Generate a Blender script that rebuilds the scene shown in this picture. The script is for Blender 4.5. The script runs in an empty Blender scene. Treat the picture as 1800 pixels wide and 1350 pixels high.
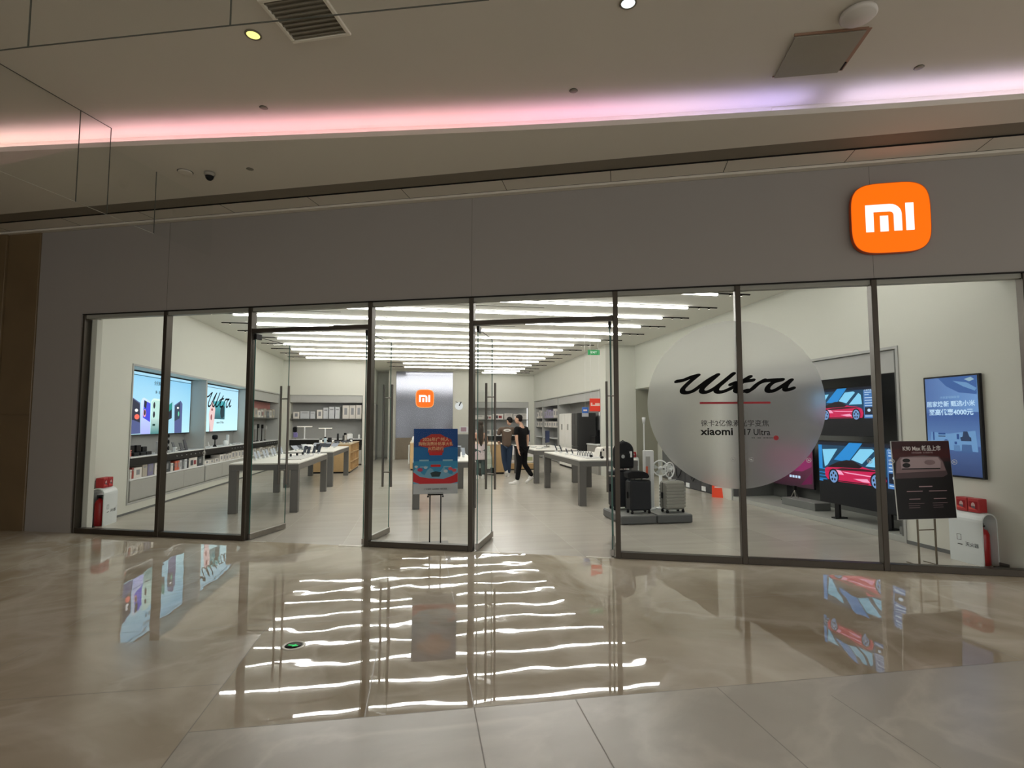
import bpy, math, random
from mathutils import Matrix, Vector, Euler
random.seed(7)
SC = bpy.context.scene
COL = SC.collection
R_ = math.radians
# ------------------------------------------------------------------ camera, world, exposure
cam_data = bpy.data.cameras.new('camera')
cam_data.sensor_width = 36.0; cam_data.lens = 19.3
cam_data.clip_start = 0.05; cam_data.clip_end = 200
cam = bpy.data.objects.new('camera', cam_data)
COL.objects.link(cam)
cam.location = (0, 0, 1.55)
cam.rotation_euler = (math.pi/2 + 0.07035, 0, -0.16592)
SC.camera = cam
wd = bpy.data.worlds.new('atrium'); SC.world = wd; wd.use_nodes = True
wn = wd.node_tree.nodes['Background']
wn.inputs[0].default_value = (1.0, 0.985, 0.955, 1)
wn.inputs[1].default_value = 1.52
vs = SC.view_settings
vs.view_transform = 'Standard'; vs.look = 'None'; vs.exposure = 0.0; vs.gamma = 1.0; vs.use_curve_mapping = False
cy = SC.cycles
cy.max_bounces = 9; cy.diffuse_bounces = 4; cy.glossy_bounces = 4; cy.transmission_bounces = 6
cy.transparent_max_bounces = 28
cy.caustics_reflective = False; cy.caustics_refractive = False
cy.sample_clamp_indirect = 5.0
STRIP = 18.5         # brightness of the shop's light bars
# ------------------------------------------------------------------ colour and materials
def lin(c):
    c = c/255.0
    return c/12.92 if c <= 0.04045 else ((c+0.055)/1.055)**2.4
def rgb(r, g, b): return (lin(r), lin(g), lin(b), 1)
MATS = {}
def mat(name, col, rough=0.5, metal=0.0, em=0.0, noise=0.04, scale=8.0, spec=0.5, bump=0.0):
    """plain surface with a little procedural unevenness; em > 0 makes it give off light"""
    if name in MATS: return MATS[name]
    m = bpy.data.materials.new(name); m.use_nodes = True
    nt = m.node_tree; b = nt.nodes['Principled BSDF']
    c = rgb(*col)
    b.inputs['Roughness'].default_value = rough; b.inputs['Metallic'].default_value = metal
    b.inputs['Specular IOR Level'].default_value = spec
    tx = nt.nodes.new('ShaderNodeTexNoise'); tx.inputs['Scale'].default_value = scale; tx.inputs['Detail'].default_value = 3
    tc = nt.nodes.new('ShaderNodeTexCoord'); nt.links.new(tc.outputs['Object'], tx.inputs['Vector'])
    rp = nt.nodes.new('ShaderNodeMix'); rp.data_type = 'RGBA'
    nt.links.new(tx.outputs['Fac'], rp.inputs[0])
    rp.inputs[6].default_value = tuple(v*(1-noise) for v in c[:3])+(1,)
    rp.inputs[7].default_value = tuple(min(1, v*(1+noise)) for v in c[:3])+(1,)
    if name.startswith('print_') or sum(col) < 140: b.inputs['Specular IOR Level'].default_value = 0.18
    if em > 0:
        b.inputs['Specular IOR Level'].default_value = 0.2
        b.inputs['Base Color'].default_value = (0.008, 0.008, 0.008, 1)
        nt.links.new(rp.outputs[2], b.inputs['Emission Color']); b.inputs['Emission Strength'].default_value = em
    else:
        nt.links.new(rp.outputs[2], b.inputs['Base Color'])
    if bump > 0:
        bp = nt.nodes.new('ShaderNodeBump'); bp.inputs['Strength'].default_value = bump; bp.inputs['Distance'].default_value = 0.01
        nt.links.new(tx.outputs['Fac'], bp.inputs['Height']); nt.links.new(bp.outputs['Normal'], b.inputs['Normal'])
    MATS[name] = m
    return m
def glass_mat(name, tint=(0.975, 0.99, 0.985), ior=1.5, rough=0.0):
    m = bpy.data.materials.new(name); m.use_nodes = True; nt = m.node_tree; nt.nodes.clear()
    o = nt.nodes.new('ShaderNodeOutputMaterial'); t = nt.nodes.new('ShaderNodeBsdfTransparent'); g = nt.nodes.new('ShaderNodeBsdfGlossy')
    f = nt.nodes.new('ShaderNodeFresnel'); x = nt.nodes.new('ShaderNodeMixShader')
    t.inputs[0].default_value = (*tint, 1); g.inputs['Roughness'].default_value = rough
    ge = nt.nodes.new('ShaderNodeNewGeometry'); mr = nt.nodes.new('ShaderNodeMapRange')      # a thin pane reflects the same from both sides
    mr.inputs[3].default_value = ior; mr.inputs[4].default_value = 1/ior
    nt.links.new(ge.outputs['Backfacing'], mr.inputs[0]); nt.links.new(mr.outputs[0], f.inputs[0])
    nt.links.new(f.outputs[0], x.inputs[0]); nt.links.new(t.outputs[0], x.inputs[1]); nt.links.new(g.outputs[0], x.inputs[2])
    nt.links.new(x.outputs[0], o.inputs[0]); MATS[name] = m
    return m
GLASS = glass_mat('shopfront_glass', ior=1.13)
GEDGE = mat('glass_edge', (70, 112, 104), 0.2)
BAFFLE = glass_mat('baffle_glass', (0.97, 0.98, 0.975), 1.42)
DGLASS = glass_mat('door_glass', (0.94, 0.965, 0.955), ior=1.22)

WALL = mat('shop_wall_paint', (214, 215, 205), 0.75, noise=0.015, scale=2)
CEIL = mat('shop_ceiling_paint', (228, 228, 220), 0.85, noise=0.01, scale=2)
MCEIL = mat('mall_ceiling_paint', (214, 208, 196), 0.85, noise=0.02, scale=1.5)
FASC = mat('fascia_panel', (152, 147, 142), 0.6, noise=0.03, scale=1.2)
SLOTM = mat('slot_metal', (128, 120, 106), 0.6)
FRAME = mat('bronze_frame', (72, 66, 58), 0.38, 0.6, noise=0.12, scale=3)
STEEL = mat('brushed_steel', (150, 146, 140), 0.3, 0.9, noise=0.1, scale=20)
HANDLE = mat('handle_dark_steel', (104, 98, 92), 0.35, 0.85, noise=0.08)
BLACK = mat('black_plastic', (24, 24, 26), 0.45)
BLACKM = mat('black_metal', (30, 28, 27), 0.45, 0.3)
WHITE = mat('white_plastic', (238, 240, 240), 0.35, noise=0.01)
TOPW = mat('white_table_top', (240, 238, 230), 0.45, noise=0.01)
GREYM = mat('grey_table_frame', (98, 97, 94), 0.5, noise=0.05)
REC = mat('recess_grey_panel', (150, 151, 149), 0.6, noise=0.03)
RECD = mat('recess_dark_grey', (104, 106, 105), 0.7, noise=0.04)
HEAD = mat('header_grey', (176, 177, 174), 0.6, noise=0.02)
CABM = mat('cabinet_grey', (170, 170, 165), 0.55, noise=0.05, scale=30)
DARKC = mat('dark_counter_front', (36, 35, 34), 0.5)
OAK = mat('pale_oak', (196, 164, 118), 0.55, noise=0.14, scale=5)
PLINTH = mat('grey_plinth', (146, 147, 143), 0.6)
LIGHTM = mat('light_bar_diffuser', (255, 252, 246), 0.5, em=STRIP, noise=0.0)

# ------------------------------------------------------------------ mesh collector
class G:
    def __init__(s): s.v = []; s.f = []; s.m = []; s.sm = []
    def add(s, vs, fs, m=0, mx=None, smooth=False):
        n = len(s.v)
        for p in vs:
            p = Vector(p)
            s.v.append(tuple(mx @ p) if mx is not None else tuple(p))
        for f in fs:
            s.f.append([n+i for i in f]); s.m.append(m); s.sm.append(smooth)
        return s
    def box(s, x0, x1, y0, y1, z0, z1, b=0.0, m=0, mx=None):
        if b <= 0:
            vs = [(x, y, z) for x in (x0, x1) for y in (y0, y1) for z in (z0, z1)]
            return s.add(vs, [(0,1,3,2),(4,6,7,5),(0,4,5,1),(2,3,7,6),(0,2,6,4),(1,5,7,3)], m, mx)
        b = min(b, (x1-x0)*0.49, (y1-y0)*0.49, (z1-z0)*0.49)
        vs = []; idx = {}
        for i, x in enumerate((x0, x1)):
            for j, y in enumerate((y0, y1)):
                for k, z in enumerate((z0, z1)):
                    dx = b if i == 0 else -b; dy = b if j == 0 else -b; dz = b if k == 0 else -b
                    idx[i,j,k] = len(vs)
                    vs += [(x, y+dy, z+dz), (x+dx, y, z+dz), (x+dx, y+dy, z)]
        F = []
        for i in (0,1): F.append([idx[i,j,k] for j,k in ((0,0),(1,0),(1,1),(0,1))])
        for j in (0,1): F.append([idx[i,j,k]+1 for i,k in ((0,0),(1,0),(1,1),(0,1))])
        for k in (0,1): F.append([idx[i,j,k]+2 for i,j in ((0,0),(1,0),(1,1),(0,1))])
        for i in (0,1):
            for j in (0,1): F.append([idx[i,j,0], idx[i,j,1], idx[i,j,1]+1, idx[i,j,0]+1])
            for k in (0,1): F.append([idx[i,0,k], idx[i,1,k], idx[i,1,k]+2, idx[i,0,k]+2])
        for j in (0,1):
            for k in (0,1): F.append([idx[0,j,k]+1, idx[1,j,k]+1, idx[1,j,k]+2, idx[0,j,k]+2])
        for i in (0,1):
            for j in (0,1):
                for k in (0,1): F.append([idx[i,j,k], idx[i,j,k]+1, idx[i,j,k]+2])
        return s.add(vs, F, m, mx)
    def tube(s, pts, r, n=10, m=0, cap=True, mx=None, smooth=True):
        pts = [Vector(p) for p in pts]
        rr = r if isinstance(r, (list, tuple)) else [r]*len(pts)
        vs = []; fs = []; prev = None
        for i, p in enumerate(pts):
            if i == 0: t = pts[1]-p
            elif i == len(pts)-1: t = p-pts[i-1]
            else: t = (pts[i+1]-p).normalized()+(p-pts[i-1]).normalized()
            t = t.normalized() if t.length > 1e-9 else Vector((0,0,1))
            if prev is None:
                a = Vector((0,0,1)) if abs(t.z) < 0.9 else Vector((1,0,0))
                u = t.cross(a).normalized()
            else: u = (prev - t*prev.dot(t)).normalized()
            prev = u; w = t.cross(u)
            for k in range(n):
                an = 2*math.pi*k/n
                vs.append(p+(u*math.cos(an)+w*math.sin(an))*rr[i])
        for i in range(len(pts)-1):
            for k in range(n):
                a = i*n+k; b = i*n+(k+1)%n
                fs.append((a, b, b+n, a+n))
        s.add(vs, fs, m, mx, smooth)
        if cap:
            s.add(vs[:n], [tuple(range(n))], m, mx); s.add(vs[-n:], [tuple(range(n))], m, mx)
        return s
    def lathe(s, prof, n=20, m=0, mx=None, c=(0,0,0), smooth=True):
        vs = []; fs = []
        for r, z in prof:
            for k in range(n):
                a = 2*math.pi*k/n
                vs.append((c[0]+r*math.cos(a), c[1]+r*math.sin(a), c[2]+z))
        for i in range(len(prof)-1):
            for k in range(n):
                a = i*n+k; b = i*n+(k+1)%n
                fs.append((a, b, b+n, a+n))
        fs.append(tuple(range(n))); fs.append(tuple(range((len(prof)-1)*n, len(prof)*n)))
        return s.add(vs, fs, m, mx, smooth)
    def prism(s, poly, d0, d1, axis='y', m=0, mx=None):
        """polygon in the plane across `axis`, pushed from d0 to d1"""
        f = {'y': lambda a, b, d: (a, d, b), 'z': lambda a, b, d: (a, b, d), 'x': lambda a, b, d: (d, a, b)}[axis]
        n = len(poly)
        vs = [f(a, b, d0) for a, b in poly]+[f(a, b, d1) for a, b in poly]
        fs = [tuple(range(n)), tuple(range(n, 2*n))]+[(i, (i+1) % n, n+(i+1) % n, n+i) for i in range(n)]
        return s.add(vs, fs, m, mx)
    def ball(s, c, rx, ry=None, rz=None, n=14, k=9, m=0, mx=None):
        ry = ry or rx; rz = rz or rx; vs = []; fs = []
        for i in range(1, k):
            th = math.pi*i/k
            for j in range(n):
                ph = 2*math.pi*j/n
                vs.append((c[0]+rx*math.sin(th)*math.cos(ph), c[1]+ry*math.sin(th)*math.sin(ph), c[2]+rz*math.cos(th)))
        for i in range(k-2):
            for j in range(n):
                a = i*n+j; b = i*n+(j+1) % n
                fs.append((a, b, b+n, a+n))
        t = len(vs); vs += [(c[0], c[1], c[2]+rz), (c[0], c[1], c[2]-rz)]
        for j in range(n):
            fs.append((t, j, (j+1) % n)); fs.append((t+1, (k-2)*n+j, (k-2)*n+(j+1) % n))
        return s.add(vs, fs, m, mx, True)
    def build(s, name, mats, parent=None, label=None):
        me = bpy.data.meshes.new(name)
        me.from_pydata(s.v, [], s.f)
        if not isinstance(mats, (list, tuple)): mats = [mats]
        for q in mats: me.materials.append(q)
        me.polygons.foreach_set('material_index', s.m); me.polygons.foreach_set('use_smooth', s.sm)
        import bmesh
        bm = bmesh.new(); bm.from_mesh(me); bmesh.ops.recalc_face_normals(bm, faces=bm.faces[:]); bm.to_mesh(me); bm.free()
        o = bpy.data.objects.new(name, me); COL.objects.link(o)
        if parent is not None: o.parent = parent
        if label: o['label'] = label
        return o
def tag(o, label, cat, group=None, loc=None, rz=None):
    o['label'] = label; o['category'] = cat
    if group: o['group'] = group
    if loc is not None: o.location = loc
    if rz is not None: o.rotation_euler = (0, 0, rz)
    return o
def thing(name, label, cat, loc=(0,0,0), rz=0.0, group=None):
    o = bpy.data.objects.new(name, None); o.empty_display_size = 0.1; COL.objects.link(o)
    return tag(o, label, cat, group, loc, rz)
def struct(o, label=None, cat=None):
    o['kind'] = 'structure'
    if label: o['label'] = label; o['category'] = cat or o.name.split('_')[0].split('.')[0]
    return o
def dup(root, loc=None, rz=None, label=None, group=None):
    r = root.copy(); COL.objects.link(r)
    if loc is not None: r.location = loc
    if rz is not None: r.rotation_euler = (0, 0, rz)
    if label: r['label'] = label
    if group: r['group'] = group
    for ch in list(root.children):
        c = ch.copy(); COL.objects.link(c); c.parent = r
        for g in list(ch.children):
            d = g.copy(); COL.objects.link(d); d.parent = c
    return r
# flat pictures: polygons in the x-z plane that face -y, each a hair in front of the one before
def art(name, layers, parent, y=0.0, step=0.0006, label=None):
    g = G(); mats = []
    for i, (poly, m) in enumerate(layers):
        if m not in mats: mats.append(m)
        g.add([(a, y-step*i, b) for a, b in poly], [tuple(range(len(poly)))], mats.index(m))
    me_o = g.build(name, mats, parent, label)
    return me_o
def ell(cx, cz, rx, rz, n=20, a0=0, a1=2*math.pi):
    k = n if a1-a0 > 6.28 else n+1
    return [(cx+rx*math.cos(a0+(a1-a0)*i/n), cz+rz*math.sin(a0+(a1-a0)*i/n)) for i in range(k)]
def rec(x0, x1, z0, z1): return [(x0, z0), (x1, z0), (x1, z1), (x0, z1)]
def rrect(x0, x1, z0, z1, r, n=4):
    o = []
    for cx, cz, a in ((x1-r, z1-r, 0), (x0+r, z1-r, 90), (x0+r, z0+r, 180), (x1-r, z0+r, 270)):
        for i in range(n+1):
            t = R_(a+90*i/n); o.append((cx+r*math.cos(t), cz+r*math.sin(t)))
    return o
def text(name, body, size, x, z, m, parent, y=0.0, align='LEFT', bold=0.0, ext=0.0008, xscale=1.0, label=None):
    c = bpy.data.curves.new(name, 'FONT'); c.body = body; c.size = size; c.align_x = align; c.extrude = ext; c.offset = bold
    c.resolution_u = 3
    t = bpy.data.objects.new(name+'_tmp', c); COL.objects.link(t)
    dg = bpy.context.evaluated_depsgraph_get(); dg.update()
    me = bpy.data.meshes.new_from_object(t.evaluated_get(dg))
    bpy.data.objects.remove(t)
    me.transform(Matrix.Translation((x, y, z)) @ Matrix.Rotation(math.pi/2, 4, 'X') @ Matrix.Diagonal((xscale, 1, 1, 1)))
    me.materials.clear(); me.materials.append(m)
    o = bpy.data.objects.new(name, me); COL.objects.link(o); o.parent = parent
    if label: o['label'] = label
    return o
# ------------------------------------------------------------------ the place: x right, y into the shop, z up
TH = R_(20.55)                                   # the shop front runs at this angle to the shop's own walls
EX, EY = math.cos(TH), -math.sin(TH)
NX, NY = math.sin(TH), math.cos(TH)
def fac(s, d=0.0, z=0.0): return (s*EX+d*NX, 6.96+s*EY+d*NY, z)
FRZ = -TH
ZG = 3.115                                       # top of the glazing
ZC = 3.81                                        # shop ceiling
XL, XR = -4.87, 6.2
# ------------------------------------------------------------------ floors
def marble():
    m = bpy.data.materials.new('polished_marble'); m.use_nodes = True; nt = m.node_tree; N = nt.nodes; L = nt.links
    b = N['Principled BSDF']
    tc = N.new('ShaderNodeTexCoord'); sep = N.new('ShaderNodeSeparateXYZ'); L.new(tc.outputs['Object'], sep.inputs[0])
    def mt(op, a, b_=None, c=None):
        n = N.new('ShaderNodeMath'); n.operation = op
        for i, v in enumerate((a, b_, c)):
            if v is None: continue
            if isinstance(v, (int, float)): n.inputs[i].default_value = v
            else: L.new(v, n.inputs[i])
        return n.outputs[0]
    X, Y = sep.outputs[0], sep.outputs[1]
    n1 = N.new('ShaderNodeTexNoise'); n1.inputs['Scale'].default_value = 0.9; n1.inputs['Detail'].default_value = 7; n1.inputs['Distortion'].default_value = 1.2
    L.new(tc.outputs['Object'], n1.inputs['Vector'])
    n2 = N.new('ShaderNodeTexNoise'); n2.inputs['Scale'].default_value = 0.8; n2.inputs['Detail'].default_value = 9; n2.inputs['Distortion'].default_value = 0.9
    L.new(tc.outputs['Object'], n2.inputs['Vector'])
    r1 = N.new('ShaderNodeValToRGB'); L.new(n1.outputs['Fac'], r1.inputs[0])
    r1.color_ramp.elements[0].position = 0.3; r1.color_ramp.elements[0].color = rgb(184, 170, 147)
    r1.color_ramp.elements[1].position = 0.72; r1.color_ramp.elements[1].color = rgb(230, 221, 204)
    v = N.new('ShaderNodeValToRGB'); L.new(n2.outputs['Fac'], v.inputs[0])
    e = v.color_ramp.elements; e[0].position = 0.45; e[0].color = (0, 0, 0, 1); e[1].position = 0.55; e[1].color = (0, 0, 0, 1)
    k = v.color_ramp.elements.new(0.5); k.color = (1, 1, 1, 1)
    # slabs of a greyer lot nearest the atrium
    grey = mt('MULTIPLY', mt('LESS_THAN', Y, 3.1), mt('GREATER_THAN', X, -1.13))
    mixg = N.new('ShaderNodeMix'); mixg.data_type = 'RGBA'; L.new(mt('MULTIPLY', grey, 0.6), mixg.inputs[0]); L.new(r1.outputs[0], mixg.inputs[6]); mixg.inputs[7].default_value = rgb(206, 206, 202)
    mv = N.new('ShaderNodeMix'); mv.data_type = 'RGBA'; L.new(mt('MULTIPLY', v.outputs[0], 0.38), mv.inputs[0]); L.new(mixg.outputs[2], mv.inputs[6]); mv.inputs[7].default_value = rgb(242, 236, 224)
    # slab joints
    acc = None
    def line(a, c, o, lo, hi):
        nonlocal acc
        q = mt('COMPARE', a, c, 0.0032)
        q = mt('MULTIPLY', q, mt('MULTIPLY', mt('GREATER_THAN', o, lo), mt('LESS_THAN', o, hi)))
        acc = q if acc is None else mt('MAXIMUM', acc, q)
    for c, lo, hi in ((-2.62, -20, 8), (-1.13, -20, 4.6), (-0.27, 3.1, 3.95), (0.31, 1.5, 3.6), (0.88, 0.5, 3.1), (1.74, 0.5, 3.1), (2.33, 0.5, 2.9),
                      (-4.3, -20, 8.5), (0.31, 4.9, 6.8), (2.0, 4.9, 6.2), (3.9, -20, 5.4), (5.5, -20, 4.8)):
        line(X, c, Y, lo, hi)
    for c, lo, hi in ((3.1, -1.13, 3.9), (3.62, -9, -1.13), (2.1, -9, 9), (4.6, -9, 9), (6.05, -9, 2.2)):
        line(Y, c, X, lo, hi)
    mj = N.new('ShaderNodeMix'); mj.data_type = 'RGBA'; L.new(mt('MULTIPLY', acc, 0.6), mj.inputs[0]); L.new(mv.outputs[2], mj.inputs[6]); mj.inputs[7].default_value = rgb(86, 78, 66)
    L.new(mj.outputs[2], b.inputs['Base Color'])
    # wear: slabs near the atrium have lost some polish
    left = mt('MULTIPLY', mt('LESS_THAN', X, -1.13), mt('LESS_THAN', Y, 4.4))
    rg = mt('ADD', 0.014, mt('ADD', mt('MULTIPLY', grey, 0.24), mt('MULTIPLY', left, 0.16)))
    L.new(mt('ADD', rg, mt('MULTIPLY', acc, 0.3)), b.inputs['Roughness'])
    b.inputs['IOR'].default_value = 1.8
    b.inputs['Specular IOR Level'].default_value = 0.5
    n3 = N.new('ShaderNodeTexNoise'); n3.inputs['Scale'].default_value = 1.9; n3.inputs['Detail'].default_value = 1.5; L.new(tc.outputs['Object'], n3.inputs['Vector'])
    bp = N.new('ShaderNodeBump'); bp.inputs['Strength'].default_value = 0.6; bp.inputs['Distance'].default_value = 0.0035
    L.new(n3.outputs['Fac'], bp.inputs['Height']); L.new(bp.outputs['Normal'], b.inputs['Normal'])
    return m
MARBLE = marble()
def stone_tile():
    m = bpy.data.materials.new('shop_stone_tile'); m.use_nodes = True; nt = m.node_tree; N = nt.nodes; L = nt.links
    b = N['Principled BSDF']; tc = N.new('ShaderNodeTexCoord')
    br = N.new('ShaderNodeTexBrick'); L.new(tc.outputs['Object'], br.inputs['Vector'])
    br.inputs['Scale'].default_value = 1.0; br.inputs['Brick Width'].default_value = 0.95; br.inputs['Row Height'].default_value = 0.95; br.offset = 0.0
    br.inputs['Mortar Size'].default_value = 0.003; br.inputs['Mortar Smooth'].default_value = 0.2
    br.inputs['Color1'].default_value = rgb(206, 200, 189); br.inputs['Color2'].default_value = rgb(196, 190, 179); br.inputs['Mortar'].default_value = rgb(216, 211, 200)
    ns = N.new('ShaderNodeTexNoise'); ns.inputs['Scale'].default_value = 1.6; ns.inputs['Detail'].default_value = 6
    mp = N.new('ShaderNodeMapping'); mp.inputs['Scale'].default_value = (0.6, 3.0, 1); L.new(tc.outputs['Object'], mp.inputs[0]); L.new(mp.outputs[0], ns.inputs['Vector'])
    mx = N.new('ShaderNodeMix'); mx.data_type = 'RGBA'; mx.blend_type = 'MULTIPLY'; mx.inputs[0].default_value = 0.6
    rp = N.new('ShaderNodeValToRGB'); rp.color_ramp.elements[0].color = (0.62, 0.62, 0.62, 1); rp.color_ramp.elements[1].color = (1, 1, 1, 1); L.new(ns.outputs['Fac'], rp.inputs[0])
    L.new(br.outputs['Color'], mx.inputs[6]); L.new(rp.outputs[0], mx.inputs[7]); L.new(mx.outputs[2], b.inputs['Base Color'])
    b.inputs['Roughness'].default_value = 0.24; b.inputs['Specular IOR Level'].default_value = 0.5
    return m
STILE = stone_tile()
g = G(); g.prism([fac(-16, 0.02)[:2], fac(18, 0.02)[:2], (22, -14), (-22, -14)], -0.1, 0, 'z')
struct(g.build('floor', MARBLE), 'glossy beige marble floor of the mall in front of the shop', 'floor')
g = G(); g.prism([fac(-5.4, 0.02)[:2], fac(7.7, 0.02)[:2], (7.4, 26), (-5.6, 26)], -0.1, 0, 'z')
struct(g.build('floor', STILE), 'grey stone tile floor inside the shop', 'floor')

# ------------------------------------------------------------------ shop walls and ceiling
def walls():
    g = G()
    y0 = fac(-5.2, 0.1)[1]
    g.prism([fac(-5.9, 0.281)[:2], fac(-5.145, 0.281)[:2], fac(-5.145, 0.12)[:2], (XL, 8.92), (XL, 10.35), (-5.7, 10.35)], 0, ZC, 'z'); g.box(-5.7, XL, 10.35, 20.4, 2.53, ZC); g.box(-5.7, XL, 10.35, 20.4, 0, 0.19)
    g.box(-5.7, -5.34, 10.35, 20.4, 0.19, 2.53); g.box(-5.7, XL, 20.4, 20.8, 0, ZC)
    struct(g.build('wall_left', WALL), 'white painted left wall of the shop with a long display recess', 'wall')
    g = G(); g.box(XL-0.002, XL+0.008, 9.9, 20.8, 0, 0.035)
    struct(g.build('baseboard_left', RECD), 'thin grey skirting along the left shop wall', 'skirting')
    g = G()   # back wall, left part, stepped back behind the pillar
    g.box(-5.7, -4.62, 20.8, 21.4, 0, ZC); g.box(-2.08, -1.87, 20.8, 21.4, 0, ZC); g.box(-4.62, -2.08, 20.8, 21.4, 2.55, ZC); g.box(-4.62, -2.08, 21.25, 21.4, 0, 2.55)
    g.box(-1.95, -1.87, 21.4, 25.4, 0, ZC)
    g.box(-1.95, 2.4, 25.4, 25.7, 0, ZC); g.box(5.05, 5.9, 25.4, 25.7, 0, ZC); g.box(2.4, 5.05, 25.4, 25.7, 2.52, ZC); g.box(2.4, 5.05, 25.85, 25.95, 0, 2.52)
    struct(g.build('wall_back', WALL), 'cream back wall of the shop around the central pillar', 'wall')
    g = G()
    g.box(5.3, 5.95, 15.2, 25.4, 2.53, ZC); g.box(5.3, 5.95, 15.2, 15.72, 0, 2.53); g.box(5.83, 5.95, 15.72, 25.4, 0, 2.53); g.box(5.3, 5.95, 25.2, 25.4, 0, 2.53)
    g.box(5.95, 6.85, 15.2, 15.4, 0, ZC)
    ya = fac(6.62, 0.1)[1]
    g.prism([(XR, ya+0.02), (7.3, 4.55), (7.3, 6.28), (XR, 6.28)], 0, ZC, 'z'); g.box(XR, 7.3, 6.28, 15.2, 2.53, ZC); g.box(XR, 7.3, 10.25, 10.9, 0, 2.53)
    g.box(7.1, 7.3, 6.28, 10.25, 0, 2.53); g.box(6.85, 7.3, 10.9, 15.4, 0, 2.53)
    struct(g.build('wall_right', WALL), 'white painted right wall of the shop with deep display recesses', 'wall')
    g = G(); g.box(XR-0.008, XR+0.002, 5.0, 6.26, 0, 0.045)
    struct(g.build('baseboard_right', RECD), 'thin grey skirting along the right shop wall', 'skirting')
    g = G(); g.prism([fac(-5.4, 0.2)[:2], fac(7.7, 0.2)[:2], (7.4, 26), (-5.7, 26)], ZC, ZC+0.12, 'z')
    struct(g.build('ceiling', CEIL), 'pale grey shop ceiling crossed by rows of light bars', 'ceiling')
walls()
# trims round the recesses
def recess_trim(n, x, y0, y1, z0, z1, side):
    g = G(); w = 0.035; t = 0.012*side
    xa, xb = min(x, x+t), max(x, x+t)
    g.box(xa, xb, y0-w, y0, z0, z1+w); g.box(xa, xb, y1, y1+w, z0, z1+w); g.box(xa, xb, y0, y1, z1, z1+w)
    if z0 > 0.1: g.box(xa, xb, y0-w, y1+w, z0-w, z0)
    struct(g.build('trim_%d' % n, HEAD), 'slim grey metal trim round the '+('long recess of the left wall', 'television recess of the right wall', 'rear recess with the fridges on the right')[n-1], 'trim')
recess_trim(1, XL, 10.35, 20.4, 0.19, 2.53, 1)
recess_trim(2, XR, 6.28, 10.25, 0.0, 2.53, -1)
recess_trim(3, 5.3, 15.72, 25.2, 0.0, 2.53, -1)
# central pillar
g = G(); g.box(-1.33, 2.2, 23.9, 24.9, 0, ZC)
struct(g.build('wall_pillar', mat('pillar_paint', (196, 195, 184), 0.7)), 'broad square pillar at the centre rear of the shop', 'pillar')
def mirror_mat():
    m = bpy.data.materials.new('rippled_mirror_steel'); m.use_nodes = True; nt = m.node_tree; b = nt.nodes['Principled BSDF']
    b.inputs['Base Color'].default_value = rgb(116, 118, 126); b.inputs['Metallic'].default_value = 0.6; b.inputs['Roughness'].default_value = 0.12
    tc = nt.nodes.new('ShaderNodeTexCoord'); ns = nt.nodes.new('ShaderNodeTexNoise'); ns.inputs['Scale'].default_value = 1.4
    nt.links.new(tc.outputs['Object'], ns.inputs['Vector']); bp = nt.nodes.new('ShaderNodeBump'); bp.inputs['Strength'].default_value = 0.3; bp.inputs['Distance'].default_value = 0.01
    nt.links.new(ns.outputs['Fac'], bp.inputs['Height']); nt.links.new(bp.outputs['Normal'], b.inputs['Normal'])
    return m
g = G(); g.box(-1.01, 1.4, 23.86, 23.898, 0.0, 3.74, 0.004)
tag(g.build('mirror_panel', mirror_mat()), 'tall rippled mirror steel panel clad on the central pillar', 'panel')
g = G(); g.box(-1.01, 1.4, 23.835, 23.859, 0.0, 0.91, 0.003)  # brown band added over the lower part of the steel panel
tag(g.build('stone_base_panel', mat('base_band_brown', (118, 106, 88), 0.35, noise=0.15, scale=9)), 'dark brown waist high band added over the foot of the mirror steel', 'panel')
g = G(); g.box(-1.86, -1.80, 23.2, 24.3, 0, 2.35); g.box(-1.8, -1.785, 23.25, 24.25, 0.02, 2.3, m=1)
struct(g.build('door_5', [STEEL, RECD]), 'narrow grey staff door left of the central pillar', 'door')
g = G(); g.box(6.79, 6.845, 13.5, 14.75, 0, 2.03); g.box(6.775, 6.79, 13.55, 14.7, 0.03, 1.98, m=1); g.box(6.76, 6.775, 13.6, 13.63, 1.0, 1.15, m=0)
struct(g.build('door_6', [STEEL, RECD]), 'grey service door in the side recess of the right wall', 'door')

# ------------------------------------------------------------------ shop front: fascia, stone pier
def loc_fac(o, s=0.0, d=0.0, z=0.0):
    o.location = fac(s, d, z); o.rotation_euler = (0, 0, FRZ); return o
g = G(); g.box(-5.96, 9.5, 0, 0.28, ZG, 4.37); g.box(-5.96, -5.145, 0, 0.28, 0, ZG); g.box(6.66, 9.5, 0, 0.28, 0, ZG)
g.box(-5.96, 9.5, 0.02, 0.1, 4.37, 4.42)
for sx in (-3.75, 0.66, 5.18): g.box(sx-0.0015, sx+0.0015, -0.0006, 0.0, ZG, 4.37, m=1)
struct(loc_fac(g.build('wall_front', [FASC, mat('seam_dark', (60, 56, 52))])), 'plain taupe fascia panel above the shop glazing', 'wall')
def stone():
    m = mat('brown_stone', (112, 94, 68), 0.3, noise=0.22, scale=1.7)
    return m
g = G(); g.box(-9.5, -6.55, -0.05, 0.3, 0, 4.4, 0.004); g.box(-6.545, -5.965, -0.02, 0.3, 0, 4.4, 0.004); g.box(-9.5, -5.965, -0.052, -0.02, 1.66, 1.664)
g.box(-7.4, -6.95, -14, -0.055, 0, 4.6)  # side wall out of view, added to block ambient light from the left
struct(loc_fac(g.build('wall_side', stone())), 'brown polished stone pier left of the shop front, with an added unseen side wall', 'wall')
g = G(); g.box(-5.145, 6.66, -0.012, 0.12, ZG-0.012, ZG)  # thin dark metal strip along the fascia's lower edge
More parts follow.
